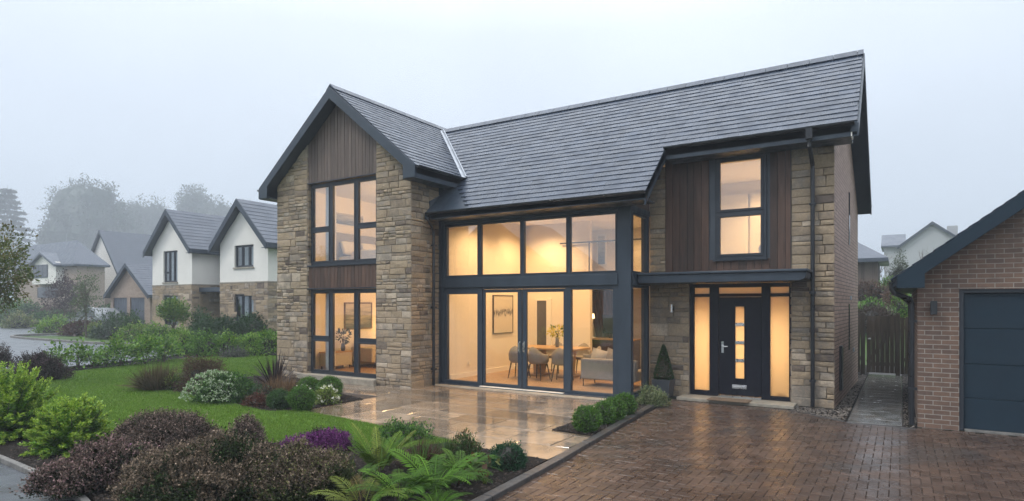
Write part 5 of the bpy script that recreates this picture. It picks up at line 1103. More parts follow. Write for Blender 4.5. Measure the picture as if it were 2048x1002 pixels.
FG = [(.050, .12, .010), (.07, .15, .013), (.04, .10, .009), (.06, .12, .012)]; FY = [(.095, .15, .016), (.08, .135, .014), (.12, .15, .025), (.11, .085, .025)]; FD = [(.035, .08, .012), (.05, .10, .014)]
fern('large bright green fern with broad arching fronds in the front bed', 868, 985, 21, .62, FG, .125, .85, 1.25)
fern('light green upright fern beside the purple heather', 758, 945, 20, .56, FG+FY, .115, .5, 1.45)
fern('yellow green fern low at the bottom edge of the bed', 726, 1018, 10, .50, FY, .115, .75, 1.2)
fern('olive fern with narrow fronds between the light fern and the heather', 700, 980, 14, .48, FG+FD, .075, .55, 1.2)
fern('darker green fern leaning towards the patio', 920, 950, 17, .50, FD+FG, .085, .7, 1.1)
fern('dense rich green fern filling the gap between the two large ferns', 800, 1000, 16, .55, FG, .10, .7, 1.25)
fern('small rich green fern behind the large arching fern', 838, 945, 13, .45, FD+FG, .08, .6, 1.3)
fern('dark green fern at the bottom edge below the large arching fern', 872, 1022, 12, .42, FG, .09, .8, 1.0)
def tuft(name, label, px, pyb, n, L, cols, w=.006, spread=.5, z=.03, cat='grass plant', mat='leaf_matte', arch=.5, r0=.05, n_seg=3, p=None):
    if p is None: p, d = ground(px, pyb, z)
    a = rng.uniform(0, 6.28, n); el = rng.uniform(1-spread, 1.02, n)*math.pi/2; l = L*rng.uniform(.6, 1.1, n); q = r0*rng.uniform(0, 1, n)**.5
    H = np.stack([np.cos(a), np.sin(a), 0*a], 1); B = np.array(p)+H*q[:, None]; D = H*np.cos(el)[:, None]+np.array([0, 0, 1])*np.sin(el)[:, None]; sd = np.stack([-np.sin(a), np.cos(a), 0*a], 1); sd = sd*.8+rng.normal(0, .4, (n, 3)); C = np.array(cols)[rng.integers(0, len(cols), n)]*rng.uniform(.75, 1.25, (n, 1)); Vs, Cs = [], []
    ar = arch*rng.uniform(.4, 1.4, n)
    pt = lambda s: B+D*(l*s)[:, None]+(H*.35-np.array([0, 0, .65]))*(l*ar*s**2.2*.6*np.cos(el))[:, None]
    for k in range(n_seg):
        s0, s1 = k/n_seg, (k+1)/n_seg; w0, w1 = w*(1-s0**2), w*(1-s1**2)+.0005; p0, p1 = pt(s0), pt(s1); Vs.append(np.stack([p0-sd*w0, p0+sd*w0, p1+sd*w1, p1-sd*w1], 1)); Cs.append(C)
    V = np.concatenate(Vs); V[:, :, 2] = np.maximum(V[:, :, 2], p[2]+.003); return tag(quads_obj(name, V, np.concatenate(Cs), m_[mat], None, tuple(p)), label, cat)
tuft('bronze_sedge', 'russet brown sedge tuft behind the big fern', 843, 930, 420, .36, [(.085, .042, .028), (.065, .034, .024), (.11, .06, .038)], .005, .75, arch=.9, r0=.12)
tuft('green_sedge', 'fine green sedge tuft beside the russet one at the patio edge', 888, 918, 320, .30, [(.06, .11, .03), (.09, .14, .045), (.045, .08, .024)], .005, .6, arch=.6, r0=.12)
shrub('creeping_plant', 'low dark green creeping plant between the lawn edge and the patio', 800, 888, 110, 34, G2+G1, .03, z=.03, amp=.25, cover=1.8)
shrub('spiky_shrub', 'loose green shrub with reddish shoots at the patio edge of the front bed', 935, 925, 70, 58, G2+[(.09, .06, .03), (.07, .10, .03)], .04, z=.03, amp=.3, cover=1.3, wr=.3, core=.5, up=1.0)
shrub('broadleaf_plant', 'low plant with round leaves turning brown on the mulch by the ferns', 950, 968, 52, 34, [(.09, .11, .03), (.10, .05, .025), (.06, .09, .025)], .075, z=.03, amp=.3, cover=1.2, wr=.75, core=0)
# --- lawn border plants
tuft('cordyline', 'dark purple strap leaved plant against the stone of the left wing', 548, 776, 110, .95, [(.026, .016, .017), (.036, .022, .022), (.020, .015, .015)], .017, .85, z=.03, cat='plant', mat='leaf', arch=.8, r0=.10, n_seg=6)
tuft('tan_grass', 'tan fine leaved grass dome in front of the dark strap leaved plant', 562, 796, 1500, .50, [(.16, .10, .055), (.20, .13, .07), (.12, .075, .042)], .005, .95, z=.03, arch=.8, r0=.24)
tuft('brown_grass', 'brown green feathery grass at the far tip of the lawn border', 318, 778, 1300, .62, [(.085, .065, .032), (.065, .06, .028), (.11, .08, .045)], .007, .8, z=.03, arch=.5, r0=.32)
t, c, rad = shrub('flowering_shrub', 'large mound of white flowers over dark green leaves in the lawn border', 458, 808, 140, 58, G2+G1[:1], .045, z=.03, amp=.10, deep=.85, cover=2.4); flowers(t, (c[0]-.12, c[1]-.25, .06), (rad[0]*.95, rad[1]*.9, rad[2]*.97), 300, .042, [(.34, .42, .27), (.48, .54, .40), (.22, .32, .15), (.12, .22, .07)], seed=nsd[0], amp=.10, zmin=.12, k=7)
shrub('bronze_shrub', 'tall russet brown twiggy shrub in the lawn border', 405, 786, 112, 108, [(.085, .048, .032), (.065, .038, .028), (.11, .065, .045)], .045, z=.03, amp=.25, cover=1.6, wr=.25, up=.8, jit=.7, core=.6, tipcol=((.10, .12, .04), .12), n_st=12)
shrub('golden_shrub', 'small yellow green shrub at the foot of the russet shrub', 348, 780, 44, 30, GY_+G1[:1], .04, z=.03, amp=.22)
shrub('groundcover', 'low grey green groundcover in front of the white flowered mound', 508, 806, 56, 28, [(.035, .075, .03), (.05, .09, .04)], .04, z=.03, amp=.2)
shrub('groundcover', 'flat rust red groundcover at the lawn edge of the border', 519, 815, 56, 20, [(.095, .035, .022), (.07, .03, .02)], .035, z=.03, amp=.2)
shrub('heuchera', 'small purple leaved plant below the tan grass', 536, 803, 34, 22, PB, .045, z=.03, amp=.2)
# --- row of young shrubs along the road and hedges beyond
SG = 'young shrubs in a row along the road'
for i, (px, pb, w, h, lab) in enumerate(((118, 742, 40, 50, 'young shrub at the left end of the road row, beside the purple shrub'), (156, 739, 34, 46, 'second young shrub from the left in the road row, leaning with a bare forked stem'), (184, 738, 34, 42, 'third young shrub from the left in the road row'), (212, 735, 30, 36, 'thin young shrub with the road showing through it, fourth in the road row'), (243, 733, 54, 52, 'fifth young shrub in the road row, fuller and darker'), (290, 729, 52, 54, 'sixth young shrub in the road row with two clear stems'), (328, 725, 50, 50, 'last young shrub in the road row, before the dense hedge'))):
    p, d = ground(px, pb, .01); w_ = w/FPX*d; h_ = h/FPX*d; t = thing('young_shrub', tuple(p), lab, 'shrub', SG); nsd[0] += 1
    V, C = crown_quads((p.x, p.y, h_*.60), (w_*.52, w_*.52, h_*.44), 0.095, G4+G1, cover=1.0+.3*(i > 3), amp=.3, seed=nsd[0], flat=False, shell=.7, core=0, clump=7, wr=.6, gap=.4); quads_obj('foliage', V, C, m_['leaf'], t)
    b = MB()
    for k in range(4): a = k*1.6+i; q = .3*w_; b.tube([(p.x, p.y, -.02), (p.x+math.cos(a)*q*.25, p.y+math.sin(a)*q*.25, h_*.3), (p.x+math.cos(a)*q, p.y+math.sin(a)*q, h_*.75)], [.022, .016, .006], 5)
    b.build('stem', m_['trunk'], t)
HL = [('bright leafy shrub at the left end of the dense hedge row', 372, 712, 70, 56, G4), ('dark leafy shrub second from the left in the dense hedge row', 415, 714, 66, 58, G1), ('leafy shrub in the middle of the dense hedge row', 462, 714, 70, 56, G4+G1[:1]), ('yellow tipped shrub right of the middle of the dense hedge row', 503, 714, 60, 54, G4), ('shrub at the right end of the dense hedge row, against the stone wing', 545, 713, 66, 60, G4+G1)]
for lab, px, pb, w, h, cl in HL: shrub('hedge_shrub', lab, px, pb, w*1.12, h, cl, .075, cat='shrub', group='shrubs of the dense hedge row', amp=.2, cover=1.7)
shrub('hedge_shrub', 'low pale grey groundcover shrub at the foot of the dense hedge', 470, 717, 60, 12, [(.12, .12, .11), (.07, .08, .06)], .07, amp=.2)
HB = [('dark green clipped hedge in front of the neighbours porch, left part', 410, 672, 60, 30), ('dark green clipped hedge in front of the neighbours porch, middle part', 455, 674, 70, 36), ('dark green clipped hedge in front of the neighbours porch, right part', 510, 676, 80, 42)]
for lab, px, pb, w, h in HB: shrub('clipped_hedge', lab, px, 697, w*1.25, h+34, [(.025, .062, .018), (.032, .075, .022)], .09, cat='hedge', group='clipped hedge before the neighbouring house', amp=.1, cover=2)
BG = [('rounded dark evergreen dome by the neighbours porch', 404, 690, 46, 74, G2), ('dark shrub at the right against the neighbours stone wall', 542, 694, 54, 84, G2), ('yellow green shrub before the neighbours garage side', 268, 683, 72, 36, GY_+G4), ('green shrub left of the lollipop tree', 322, 688, 58, 42, G4), ('large grey green shrub before the garage doors of the neighbours', 226, 677, 78, 36, [(.035, .062, .028), (.045, .075, .034)]), ('dark cloud pruned evergreen beside the silver car', 226, 668, 72, 44, G2), ('second dark evergreen under the garage doors', 262, 670, 46, 46, G2),
      ('small yellow shrub in front of the red brown hedge', 192, 674, 36, 32, GY_), ('red brown hedge below the silver car', 162, 671, 66, 36, RD), ('clipped pale green hedge block on the far side of the lawn island', 107, 666, 60, 34, G4), ('tiny pale shrub between the green hedge and the red brown one', 136, 670, 20, 18, GY_), ('cream yellow dome shrub across the road', 39, 656, 52, 30, [(.24, .24, .11), (.17, .20, .08), (.10, .14, .05)])]
for lab, px, pb, w, h, cl in BG: shrub('garden_shrub', lab, px, pb, w, h, cl, .09, amp=.14, cover=1.8)
FB = [('big grey green bush mass at the far left, under the far house', 22, 645, 110, 48, G1, 0), ('dark low hedge behind the cream yellow shrub', 100, 652, 110, 30, G2, 0), ('dark red hedge under the far house', 112, 647, 90, 36, RD, 0), ('bush beside the birch sapling near the garage', 208, 652, 50, 46, G2, 0), ('green bush right of the dark low hedge', 60, 647, 60, 40, G2, 0)]
for lab, px, pb, w, h, cl, z in FB: shrub('garden_shrub', lab, px, pb, w, h, cl, .12, amp=.18, cover=1.6)
# --- small garden trees
def tree(name, label, base, h, cr, ch, cols, leaf, seed, trunk_r=.12, n_l=7, cap=9000, cover=.9, crown_at=None, amp=.22, blobs=7, trunk='trunk', group=None, gap=.25, squash=1.0, corek=0, brr=(.40, .58), cc=None):
    t = thing(name, tuple(base), label, 'tree', group); rs = random.Random(seed); x, y, z = base; b = MB(); cz = z+(crown_at if crown_at is not None else h-ch)
    lean = [(x+rs.uniform(-.04, .04)*h*k, y+rs.uniform(-.04, .04)*h*k, z+h*.8*k) for k in (0, .3, .6, 1)]
    b.tube(lean, [trunk_r*1.3, trunk_r, trunk_r*.75, trunk_r*.25], 8)
    for i in range(n_l):
        a = i*2.4+rs.uniform(-.5, .5); s0 = rs.uniform(.35, .75); q = Vector(lean[0]).lerp(Vector(lean[3]), s0); e_ = (x+math.cos(a)*cr*rs.uniform(.4, .8), y+math.sin(a)*cr*rs.uniform(.4, .8), cz+ch*rs.uniform(.25, .85)); m1 = q.lerp(Vector(e_), .5)+Vector((0, 0, .06*h)); b.tube([q, m1, e_], [trunk_r*.5, trunk_r*.3, trunk_r*.1], 6)
    b.build('trunk', m_[trunk], t); Vs, Cs = [], []
    for i in range(blobs):
        a = i*2.4+rs.uniform(-.4, .4); q = 0 if i == 0 else rs.uniform(.35, .70); v = rs.uniform(.22, .82) if i else .6; rr_ = rs.uniform(*brr)+(.1 if i == 0 else 0)
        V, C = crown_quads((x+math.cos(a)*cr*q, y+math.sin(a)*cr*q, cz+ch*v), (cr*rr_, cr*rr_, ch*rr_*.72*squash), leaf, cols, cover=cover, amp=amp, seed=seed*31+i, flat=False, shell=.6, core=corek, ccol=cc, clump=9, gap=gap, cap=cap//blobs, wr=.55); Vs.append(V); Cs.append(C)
    quads_obj('crown', np.concatenate(Vs), np.concatenate(Cs), m_['leaf'], t); return t
q = ray(347)*30; tree('lollipop_tree', 'small standard tree with a round clipped head before the neighbouring house', (q.x, q.y, 0), 2.12, .60, .98, G1+GY_[:1], .10, 51, .05, 5, 6500, 1.9, crown_at=1.15, blobs=5, gap=0)
q = ray(172)*37; tree('sapling', 'slim airy sapling beside the silver car', (q.x, q.y, 0), 4.3, .85, 3.4, [(.09, .13, .045), (.07, .10, .04)], .10, 52, .045, 14, 2600, .5, crown_at=.9, gap=.5)
q = ray(129)*52; tree('red_tree', 'dark red leaved small tree in front of the far house', (q.x, q.y, 0), 4.3, 1.6, 3.4, [(.05, .025, .024), (.04, .02, .02)], .16, 53, .07, 6, 3500, 1.3, crown_at=.7)
q = ray(-62)*15; tree('overhanging_tree', 'leafy tree reaching in from the left edge above the bright conifers', (q.x, q.y, 0), 4.1, 1.22, 2.3, [(.07, .105, .022), (.10, .125, .028), (.13, .115, .036)], .075, 54, .09, 9, 12000, 1.2, crown_at=1.75, blobs=10, gap=.3)
# --- big trees in the fog
def conifer(label, base, h, r, seed):
    t = thing('conifer_tree', tuple(base), label, 'tree'); x, y, z = base; b = MB(); b.tube([(x, y, z), (x, y, z+h*.5), (x, y, z+h)], [.4, .25, .05], 8); b.build('trunk', m_['trunk'], t); rs = random.Random(seed); Vs, Cs = [], []
    for i in range(20*13):
        tier = i//13; v = .07+.92*(tier/20)**.9; a = (i % 13)*.4833+tier*.9+rs.uniform(-.15, .15); L = (r*(1-v)**.85+.4)*rs.uniform(.6, 1.12); k = 80; s_ = np.sqrt(rng.uniform(.02, 1, k))
        dv = np.array([math.cos(a), math.sin(a), .10]); P = np.array([x, y, z+h*v])+dv*(L*s_)[:, None]+np.array([0, 0, -1])*(.16*L*s_**2)[:, None]+rng.normal(0, .35, (k, 3))*np.array([1, 1, .45])
        V, C = leaf_quads(P, np.tile(dv+np.array([0, 0, .1]), (k, 1)), .95, [(.02, .04, .024), (.028, .05, .03)], .45, .5); Vs.append(V); Cs.append(C)
    quads_obj('crown', np.concatenate(Vs), np.concatenate(Cs), m_['leaf_matte'], t)
GT = [(.03, .05, .025), (.04, .06, .03)]
def bigtree(label, px, d, pytop, wpx, seed, hfrac=.8, blobs=10, cover=1.0):
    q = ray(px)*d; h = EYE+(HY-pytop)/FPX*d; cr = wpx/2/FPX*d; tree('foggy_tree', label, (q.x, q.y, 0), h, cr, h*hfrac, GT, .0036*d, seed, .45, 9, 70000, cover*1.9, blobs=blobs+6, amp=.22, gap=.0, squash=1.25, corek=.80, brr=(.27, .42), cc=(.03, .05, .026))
q = ray(15)*225; conifer('tall conifer fading in the fog at the far left', (q.x, q.y, 0), EYE+(HY-370)/FPX*225, 15, 61)
bigtree('huge broad tree fading in the fog behind the far houses', 185, 255, 392, 200, 62, .72, 14, 1.2)
bigtree('round tree top fading in the fog just left of the neighbouring gables', 376, 300, 396, 110, 63)
bigtree('faint tree low in the fog between the huge tree and the gables', 300, 300, 428, 90, 64)
bigtree('faint broad tree in the fog behind the neighbouring roofs', 450, 300, 420, 120, 65)
# ================================================================ NEIGHBOURING HOUSES
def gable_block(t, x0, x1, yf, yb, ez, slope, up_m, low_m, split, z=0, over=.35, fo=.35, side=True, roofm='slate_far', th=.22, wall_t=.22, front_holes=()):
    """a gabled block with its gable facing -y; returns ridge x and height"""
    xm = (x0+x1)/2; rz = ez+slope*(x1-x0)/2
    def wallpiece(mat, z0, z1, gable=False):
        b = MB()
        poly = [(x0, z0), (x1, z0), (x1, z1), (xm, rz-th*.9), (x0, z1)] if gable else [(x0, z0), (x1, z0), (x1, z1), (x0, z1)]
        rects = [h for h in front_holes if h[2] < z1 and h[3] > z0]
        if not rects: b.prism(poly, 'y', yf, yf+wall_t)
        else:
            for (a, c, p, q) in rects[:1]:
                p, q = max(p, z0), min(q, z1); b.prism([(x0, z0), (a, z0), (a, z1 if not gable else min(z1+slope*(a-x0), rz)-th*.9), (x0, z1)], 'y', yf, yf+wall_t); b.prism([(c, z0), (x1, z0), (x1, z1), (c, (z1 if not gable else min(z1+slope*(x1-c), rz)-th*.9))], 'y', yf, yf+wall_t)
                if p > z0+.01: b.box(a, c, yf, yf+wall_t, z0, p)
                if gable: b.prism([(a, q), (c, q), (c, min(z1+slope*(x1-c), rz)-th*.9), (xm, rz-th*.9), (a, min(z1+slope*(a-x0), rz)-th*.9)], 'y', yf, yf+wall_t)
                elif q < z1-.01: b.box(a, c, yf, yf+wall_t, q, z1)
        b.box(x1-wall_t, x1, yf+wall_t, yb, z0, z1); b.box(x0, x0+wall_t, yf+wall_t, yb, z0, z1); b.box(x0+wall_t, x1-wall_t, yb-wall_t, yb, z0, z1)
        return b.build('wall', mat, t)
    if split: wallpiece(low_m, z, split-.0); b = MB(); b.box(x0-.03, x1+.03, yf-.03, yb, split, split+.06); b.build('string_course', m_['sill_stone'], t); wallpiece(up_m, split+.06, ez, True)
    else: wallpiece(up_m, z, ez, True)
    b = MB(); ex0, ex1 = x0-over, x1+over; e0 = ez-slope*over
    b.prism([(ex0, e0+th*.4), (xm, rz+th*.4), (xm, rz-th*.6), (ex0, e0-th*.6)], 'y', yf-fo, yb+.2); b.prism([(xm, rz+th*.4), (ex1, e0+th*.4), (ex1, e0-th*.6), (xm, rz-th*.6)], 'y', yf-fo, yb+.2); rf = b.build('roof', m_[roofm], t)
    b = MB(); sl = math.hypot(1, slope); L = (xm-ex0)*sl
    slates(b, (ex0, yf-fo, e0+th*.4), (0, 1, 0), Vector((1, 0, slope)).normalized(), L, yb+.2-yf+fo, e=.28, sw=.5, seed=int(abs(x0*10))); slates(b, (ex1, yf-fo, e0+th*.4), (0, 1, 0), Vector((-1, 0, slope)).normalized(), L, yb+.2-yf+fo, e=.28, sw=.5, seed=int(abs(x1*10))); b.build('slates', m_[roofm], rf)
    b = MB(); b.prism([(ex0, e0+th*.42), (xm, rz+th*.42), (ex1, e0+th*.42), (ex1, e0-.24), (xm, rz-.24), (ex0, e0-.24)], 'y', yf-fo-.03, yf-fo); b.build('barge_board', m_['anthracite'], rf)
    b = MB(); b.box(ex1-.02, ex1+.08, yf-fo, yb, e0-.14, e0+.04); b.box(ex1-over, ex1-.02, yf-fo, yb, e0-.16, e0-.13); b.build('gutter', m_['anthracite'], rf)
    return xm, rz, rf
def nwin(t, x0, x1, z0, z1, yf, mull=(), transom={}, sill=True):
    window(t, 'window', x0, x1, z0, z1, yf+.08, mull, transom, fw=.06, sash=.03, glass='glass_far')
    b = MB(); b.box(x0, x1, yf+.32, yf+.34, z0, z1); b.build('blind', m_['blind'], t)
    if sill: b = MB(); b.box(x0-.06, x1+.06, yf-.06, yf+.08, z0-.07, z0-.002); b.build('sill', m_['sill_stone'], t)
nb = thing('house', (-29, 20, 0), 'pale neighbouring house with two white gables over a stone ground floor', 'house')
STONEN = brick_material('stone_far', (.27, .225, .18), (.19, .155, .125), (.16, .14, .115), bw=.42, bh=.16, gap=.012, bump=.9); m_['stone_far'] = STONEN
YA, YBN = 19.5, 18.0
xa0, xa1 = onrow(305, YA), onrow(384, YA); xb0, xb1 = onrow(440, YBN), onrow(536, YBN)
# left gable: tall first floor window and a ground floor one
wa = (onrow(327, YA), onrow(355, YA)); wb = (onrow(469, YBN), onrow(507, YBN))
gable_block(nb, xa0, xa1, YA, 27, 5.30, .98, m_['render_white'], STONEN, 3.05, front_holes=[(wa[0], wa[1], 3.25, 5.05), (wa[0], wa[1], .75, 2.5)])
gable_block(nb, xb0, xb1, YBN, 27, 5.05, .98, m_['render_white'], STONEN, 3.00, front_holes=[(wb[0], wb[1], 3.75, 4.80), (wb[0], wb[1], .55, 2.45)])
w_ = wa[1]-wa[0]; nwin(nb, wa[0], wa[1], 3.25, 5.05, YA, (wa[0]+w_*.36, wa[0]+w_*.7), {0: 3.8}); nwin(nb, wa[0], wa[1], .75, 2.5, YA, (wa[0]+w_*.36, wa[0]+w_*.7))
w_ = wb[1]-wb[0]; nwin(nb, wb[0], wb[1], 3.75, 4.80, YBN, (wb[0]+w_*.36, wb[0]+w_*.72)); nwin(nb, wb[0], wb[1], .55, 2.45, YBN, (wb[0]+w_*.36, wb[0]+w_*.72))
s_ = MB(); stones(s_, 'y', YA, -1, xa0, xa1, 0, 3.05, holes=[(wa[0], wa[1], .75, 2.5)], seed=61, hmul=1.25); stones(s_, 'y', YBN, -1, xb0, xb1, 0, 3.0, holes=[(wb[0], wb[1], .55, 2.45)], seed=62, hmul=1.25)
stones(s_, 'x', xa1, 1, YA, 21.2, 0, 3.05, seed=63, hmul=1.25); stones(s_, 'x', xb1, 1, YBN, 26, 0, 3.0, seed=64, hmul=1.25); s_.build('stone_facing', STONE, nb)
# recessed middle with porch
xm1 = xb0-.0
b = MB(); b.box(xa1, xa1+1.3, 21.2, 21.45, 2.9, 5.4); b.build('wall', m_['render_white'], nb); b = MB(); b.box(xa1+1.3, xm1, 21.2, 21.45, 0, 5.4); b.box(xa1, xa1+1.3, 21.2, 21.45, 0, 2.9); b.build('wall', STONEN, nb)
b = MB(); b.prism([(20.8, 5.15), (24.2, 7.6), (24.2, 7.4), (20.8, 4.95)], 'x', xa1-1, xm1+1.2); b.build('roof', m_['slate_far'], nb)
b = MB(); b.box(xa1+.02, xm1-.02, 19.9, 21.2, 2.68, 2.92); b.build('porch_roof', m_['anthracite'], nb)
xd = onrow(424, 21.2); b = MB(); b.box(xd-.5, xd+.55, 21.12, 21.19, 0, 2.15); dd = b.build('front_door', m_['timber'], nb); b = MB(); b.box(xd+.42, xd+.46, 21.06, 21.12, 1.0, 1.25); b.build('handle', m_['steel'], dd)
xw = onrow(434, 21.2); b = MB(); b.box(xw-.32, xw+.3, 21.13, 21.195, 3.85, 5.1); b.build('window', m_['car_glass'], nb)
b = MB(); b.tube([(xa1+.25, 21.1, 5.0), (xa1+.25, 21.1, .05)], .05, 8); b.build('downpipe', m_['anthracite_frame'], nb)
pl_ = thing('porch_light', (onrow(419, 21.0), 21.1, 1.9), 'lit lantern beside the neighbours front door', 'wall light'); x = onrow(419, 21.0); b = MB(); b.lathe((x, 21.05, 1.75), [(.05, 0), (.06, .02), (.06, .2), (.02, .24)], 10); b.build('lantern', m_['lamp_warm'], pl_); b = MB(); b.box(x-.04, x+.04, 21.1, 21.2, 1.85, 1.95); b.build('bracket', m_['black_plastic'], pl_)
# neighbours' double garage
ng = thing('garage', (-38, 24, 0), 'pale brick double garage with two grey doors beside the neighbouring house', 'garage')
YG = 22.4; xg0, xg1 = onrow(221, YG), onrow(300, YG); nz = .25
d1 = (onrow(226, YG), onrow(254, YG)); d2 = (onrow(260, YG), onrow(289, YG))
xm = (xg0+xg1)/2; ez, rz = 2.78, 4.75; b = MB()
for a, c in ((xg0, d1[0]), (d1[1], d2[0]), (d2[1], xg1)): b.box(a, c, YG, YG+.22, 0, 2.45)
b.prism([(xg0, 2.45), (xg1, 2.45), (xg1, ez), (xm, rz-.1), (xg0, ez)], 'y', YG, YG+.22); b.box(xg1-.22, xg1, YG+.22, 29, 0, ez); b.box(xg0, xg0+.22, YG+.22, 29, 0, ez); b.build('wall', BRICKN, ng)
for a, c in (d1, d2):
    b = MB(); n_ = 6
    for k in range(n_): b.box(a+(c-a)*k/n_+.01, a+(c-a)*(k+1)/n_-.01, YG+.08, YG+.14, .03, 2.44)
    b.box(a, c, YG+.14, YG+.17, 0, 2.45); b.build('garage_door', m_['slate_far'], ng)
sl_ = (rz-ez)/((xg1-xg0)/2); ov = .35
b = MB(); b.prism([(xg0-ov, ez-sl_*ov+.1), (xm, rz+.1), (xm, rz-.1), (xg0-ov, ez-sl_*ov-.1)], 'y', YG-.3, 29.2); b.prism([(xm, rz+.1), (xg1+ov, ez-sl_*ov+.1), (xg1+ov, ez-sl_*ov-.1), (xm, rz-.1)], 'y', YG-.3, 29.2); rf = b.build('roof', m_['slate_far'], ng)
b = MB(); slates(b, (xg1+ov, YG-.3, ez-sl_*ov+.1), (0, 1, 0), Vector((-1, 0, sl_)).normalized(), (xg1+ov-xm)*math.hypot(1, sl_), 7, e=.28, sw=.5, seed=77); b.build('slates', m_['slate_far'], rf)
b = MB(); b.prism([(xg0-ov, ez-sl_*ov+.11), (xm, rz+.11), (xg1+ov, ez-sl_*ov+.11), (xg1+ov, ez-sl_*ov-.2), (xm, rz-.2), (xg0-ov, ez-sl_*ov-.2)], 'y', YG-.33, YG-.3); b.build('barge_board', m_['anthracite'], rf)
# two far houses at the left, one with a gabled window bay
fh = thing('house', (-62, 30, 0), 'far foggy house with a white gable bay and two wide windows at the left edge', 'house')
YF = 31.0; x0, x1, x2 = onrow(30, YF), onrow(76, YF), onrow(141, YF); x1b = onrow(118, YF)
b = MB(); b.box(x0-2, x2, YF+.6, YF+3.4, 0, 6.4); b.build('wall', BRICKN, fh)
xr_ = x2-3.2
b = MB(); b.add([(x0-3, YF+.1, 6.35), (x2+.4, YF+.1, 6.35), (x2+.4, YF+3.8, 6.35), (x0-3, YF+3.8, 6.35), (x0-3, YF+2.0, 9.25), (xr_, YF+2.0, 9.25), (x0-3, YF+.1, 6.15), (x2+.4, YF+.1, 6.15), (x2+.4, YF+3.8, 6.15), (x0-3, YF+3.8, 6.15)], [(0, 1, 5, 4), (1, 2, 5), (2, 3, 4, 5), (3, 0, 4), (6, 7, 1, 0), (7, 8, 2, 1), (8, 9, 3, 2), (9, 6, 0, 3), (9, 8, 7, 6)], .5); b.build('roof', m_['slate_far'], fh)
hb = (onrow(68, YF), onrow(116, YF)); xm = (hb[0]+hb[1])/2
b = MB(); b.prism([(hb[0], 4.25), (hb[1], 4.25), (hb[1], 6.6), (xm, 7.5), (hb[0], 6.6)], 'y', YF-.2, YF+.6); b.build('gable_bay', m_['render_white'], fh)
b = MB(); b.prism([(hb[0]-.5, 6.35), (xm, 7.85), (hb[1]+.5, 6.35), (hb[1]+.5, 6.1), (xm, 7.6), (hb[0]-.5, 6.1)], 'y', YF-.6, YF+1.6); b.build('bay_roof', m_['slate_far'], fh)
for a, c, z0, z1, yy in ((onrow(71, YF), onrow(100, YF), 5.05, 6.35, YF-.22), (onrow(64, YF), onrow(104, YF), 2.8, 3.85, YF+.58)):
    b = MB(); w_ = (c-a)/3
    for k in range(4): b.box(a+w_*k-.04, a+w_*k+.04, yy-.04, yy, z0, z1)
    b.box(a, c, yy-.04, yy, z1, z1+.08); b.box(a, c, yy-.04, yy, z0-.08, z0); o = b.build('window', m_['anthracite'], fh); g = MB(); g.box(a, c, yy-.02, yy-.004, z0, z1); g.build('pane', m_['car_glass'], o)
f2 = thing('house', (-55, 38, 0), 'far foggy house showing a white gable with one slit window behind the garage', 'house')
YF2 = 37.0; x0, x1 = onrow(172, YF2), onrow(238, YF2); gable_block(f2, x0, x1, YF2, 50, 6.0, 1.2, m_['render_white'], BRICKN, 3.4)
b = MB(); a = onrow(202, YF2); b.box(a, a+.35, YF2-.02, YF2, 4.6, 6.2); b.build('window', m_['anthracite_frame'], f2)
# right background
rb = thing('house', (5, 86, 2), 'large grey foggy house on the rise behind the garage', 'house')
YR1 = 84.0; x0, x1 = onrow(1768, YR1), onrow(1925, YR1); zb = 2.0
gable_block(rb, onrow(1802, YR1), onrow(1930, YR1), YR1, 100, 8.8, .80, m_['render_grey'], BRICKN, None, z=0)
b = MB(); b.box(onrow(1768, YR1), onrow(1803, YR1), YR1+.5, YR1+7, 0, 8.9); b.build('wall', m_['render_grey'], rb); b = MB(); b.prism([(YR1+.1, 8.8), (YR1+3.8, 10.4), (YR1+7.4, 8.8), (YR1+7.4, 8.6), (YR1+.1, 8.6)], 'x', onrow(1762, YR1), onrow(1812, YR1)); b.build('roof', m_['slate_far'], rb)
ch_ = MB(); xx = onrow(1905, YR1+3); ch_.box(xx-.5, xx+.5, YR1+3, YR1+3.8, 8.8, 11.0); ch_.build('chimney', m_['render_grey'], rb)
sh = thing('summerhouse', (-3, 36, 2), 'low grey roofed timber outbuilding beyond the gate', 'outbuilding'); YS2 = 36.0
xr = onrow(1772, YS2); xl = xr-5.2; b = MB(); boards(b, xl, xr-.35, 2.0, 4.3, YS2, .16, seed=41); b.box(xl, xr-.35, YS2+.03, YS2+4, 2.0, 4.3); b.build('wall', m_['timber_grey'], sh)
xm = (xl+xr)/2; b = MB(); b.add([(xl-.3, YS2-.4, 4.3), (xr+.1, YS2-.4, 4.3), (xr+.1, YS2+4.4, 4.3), (xl-.3, YS2+4.4, 4.3), (xm-.6, YS2+2, 5.75), (xm+.6, YS2+2, 5.75), (xl-.3, YS2-.4, 4.12), (xr+.1, YS2-.4, 4.12), (xr+.1, YS2+4.4, 4.12), (xl-.3, YS2+4.4, 4.12)], [(0, 1, 5, 4), (1, 2, 5), (2, 3, 4, 5), (3, 0, 4), (6, 7, 1, 0), (7, 8, 2, 1), (8, 9, 3, 2), (9, 6, 0, 3), (9, 8, 7, 6)], .5); b.build('roof', m_['slate_far'], sh)
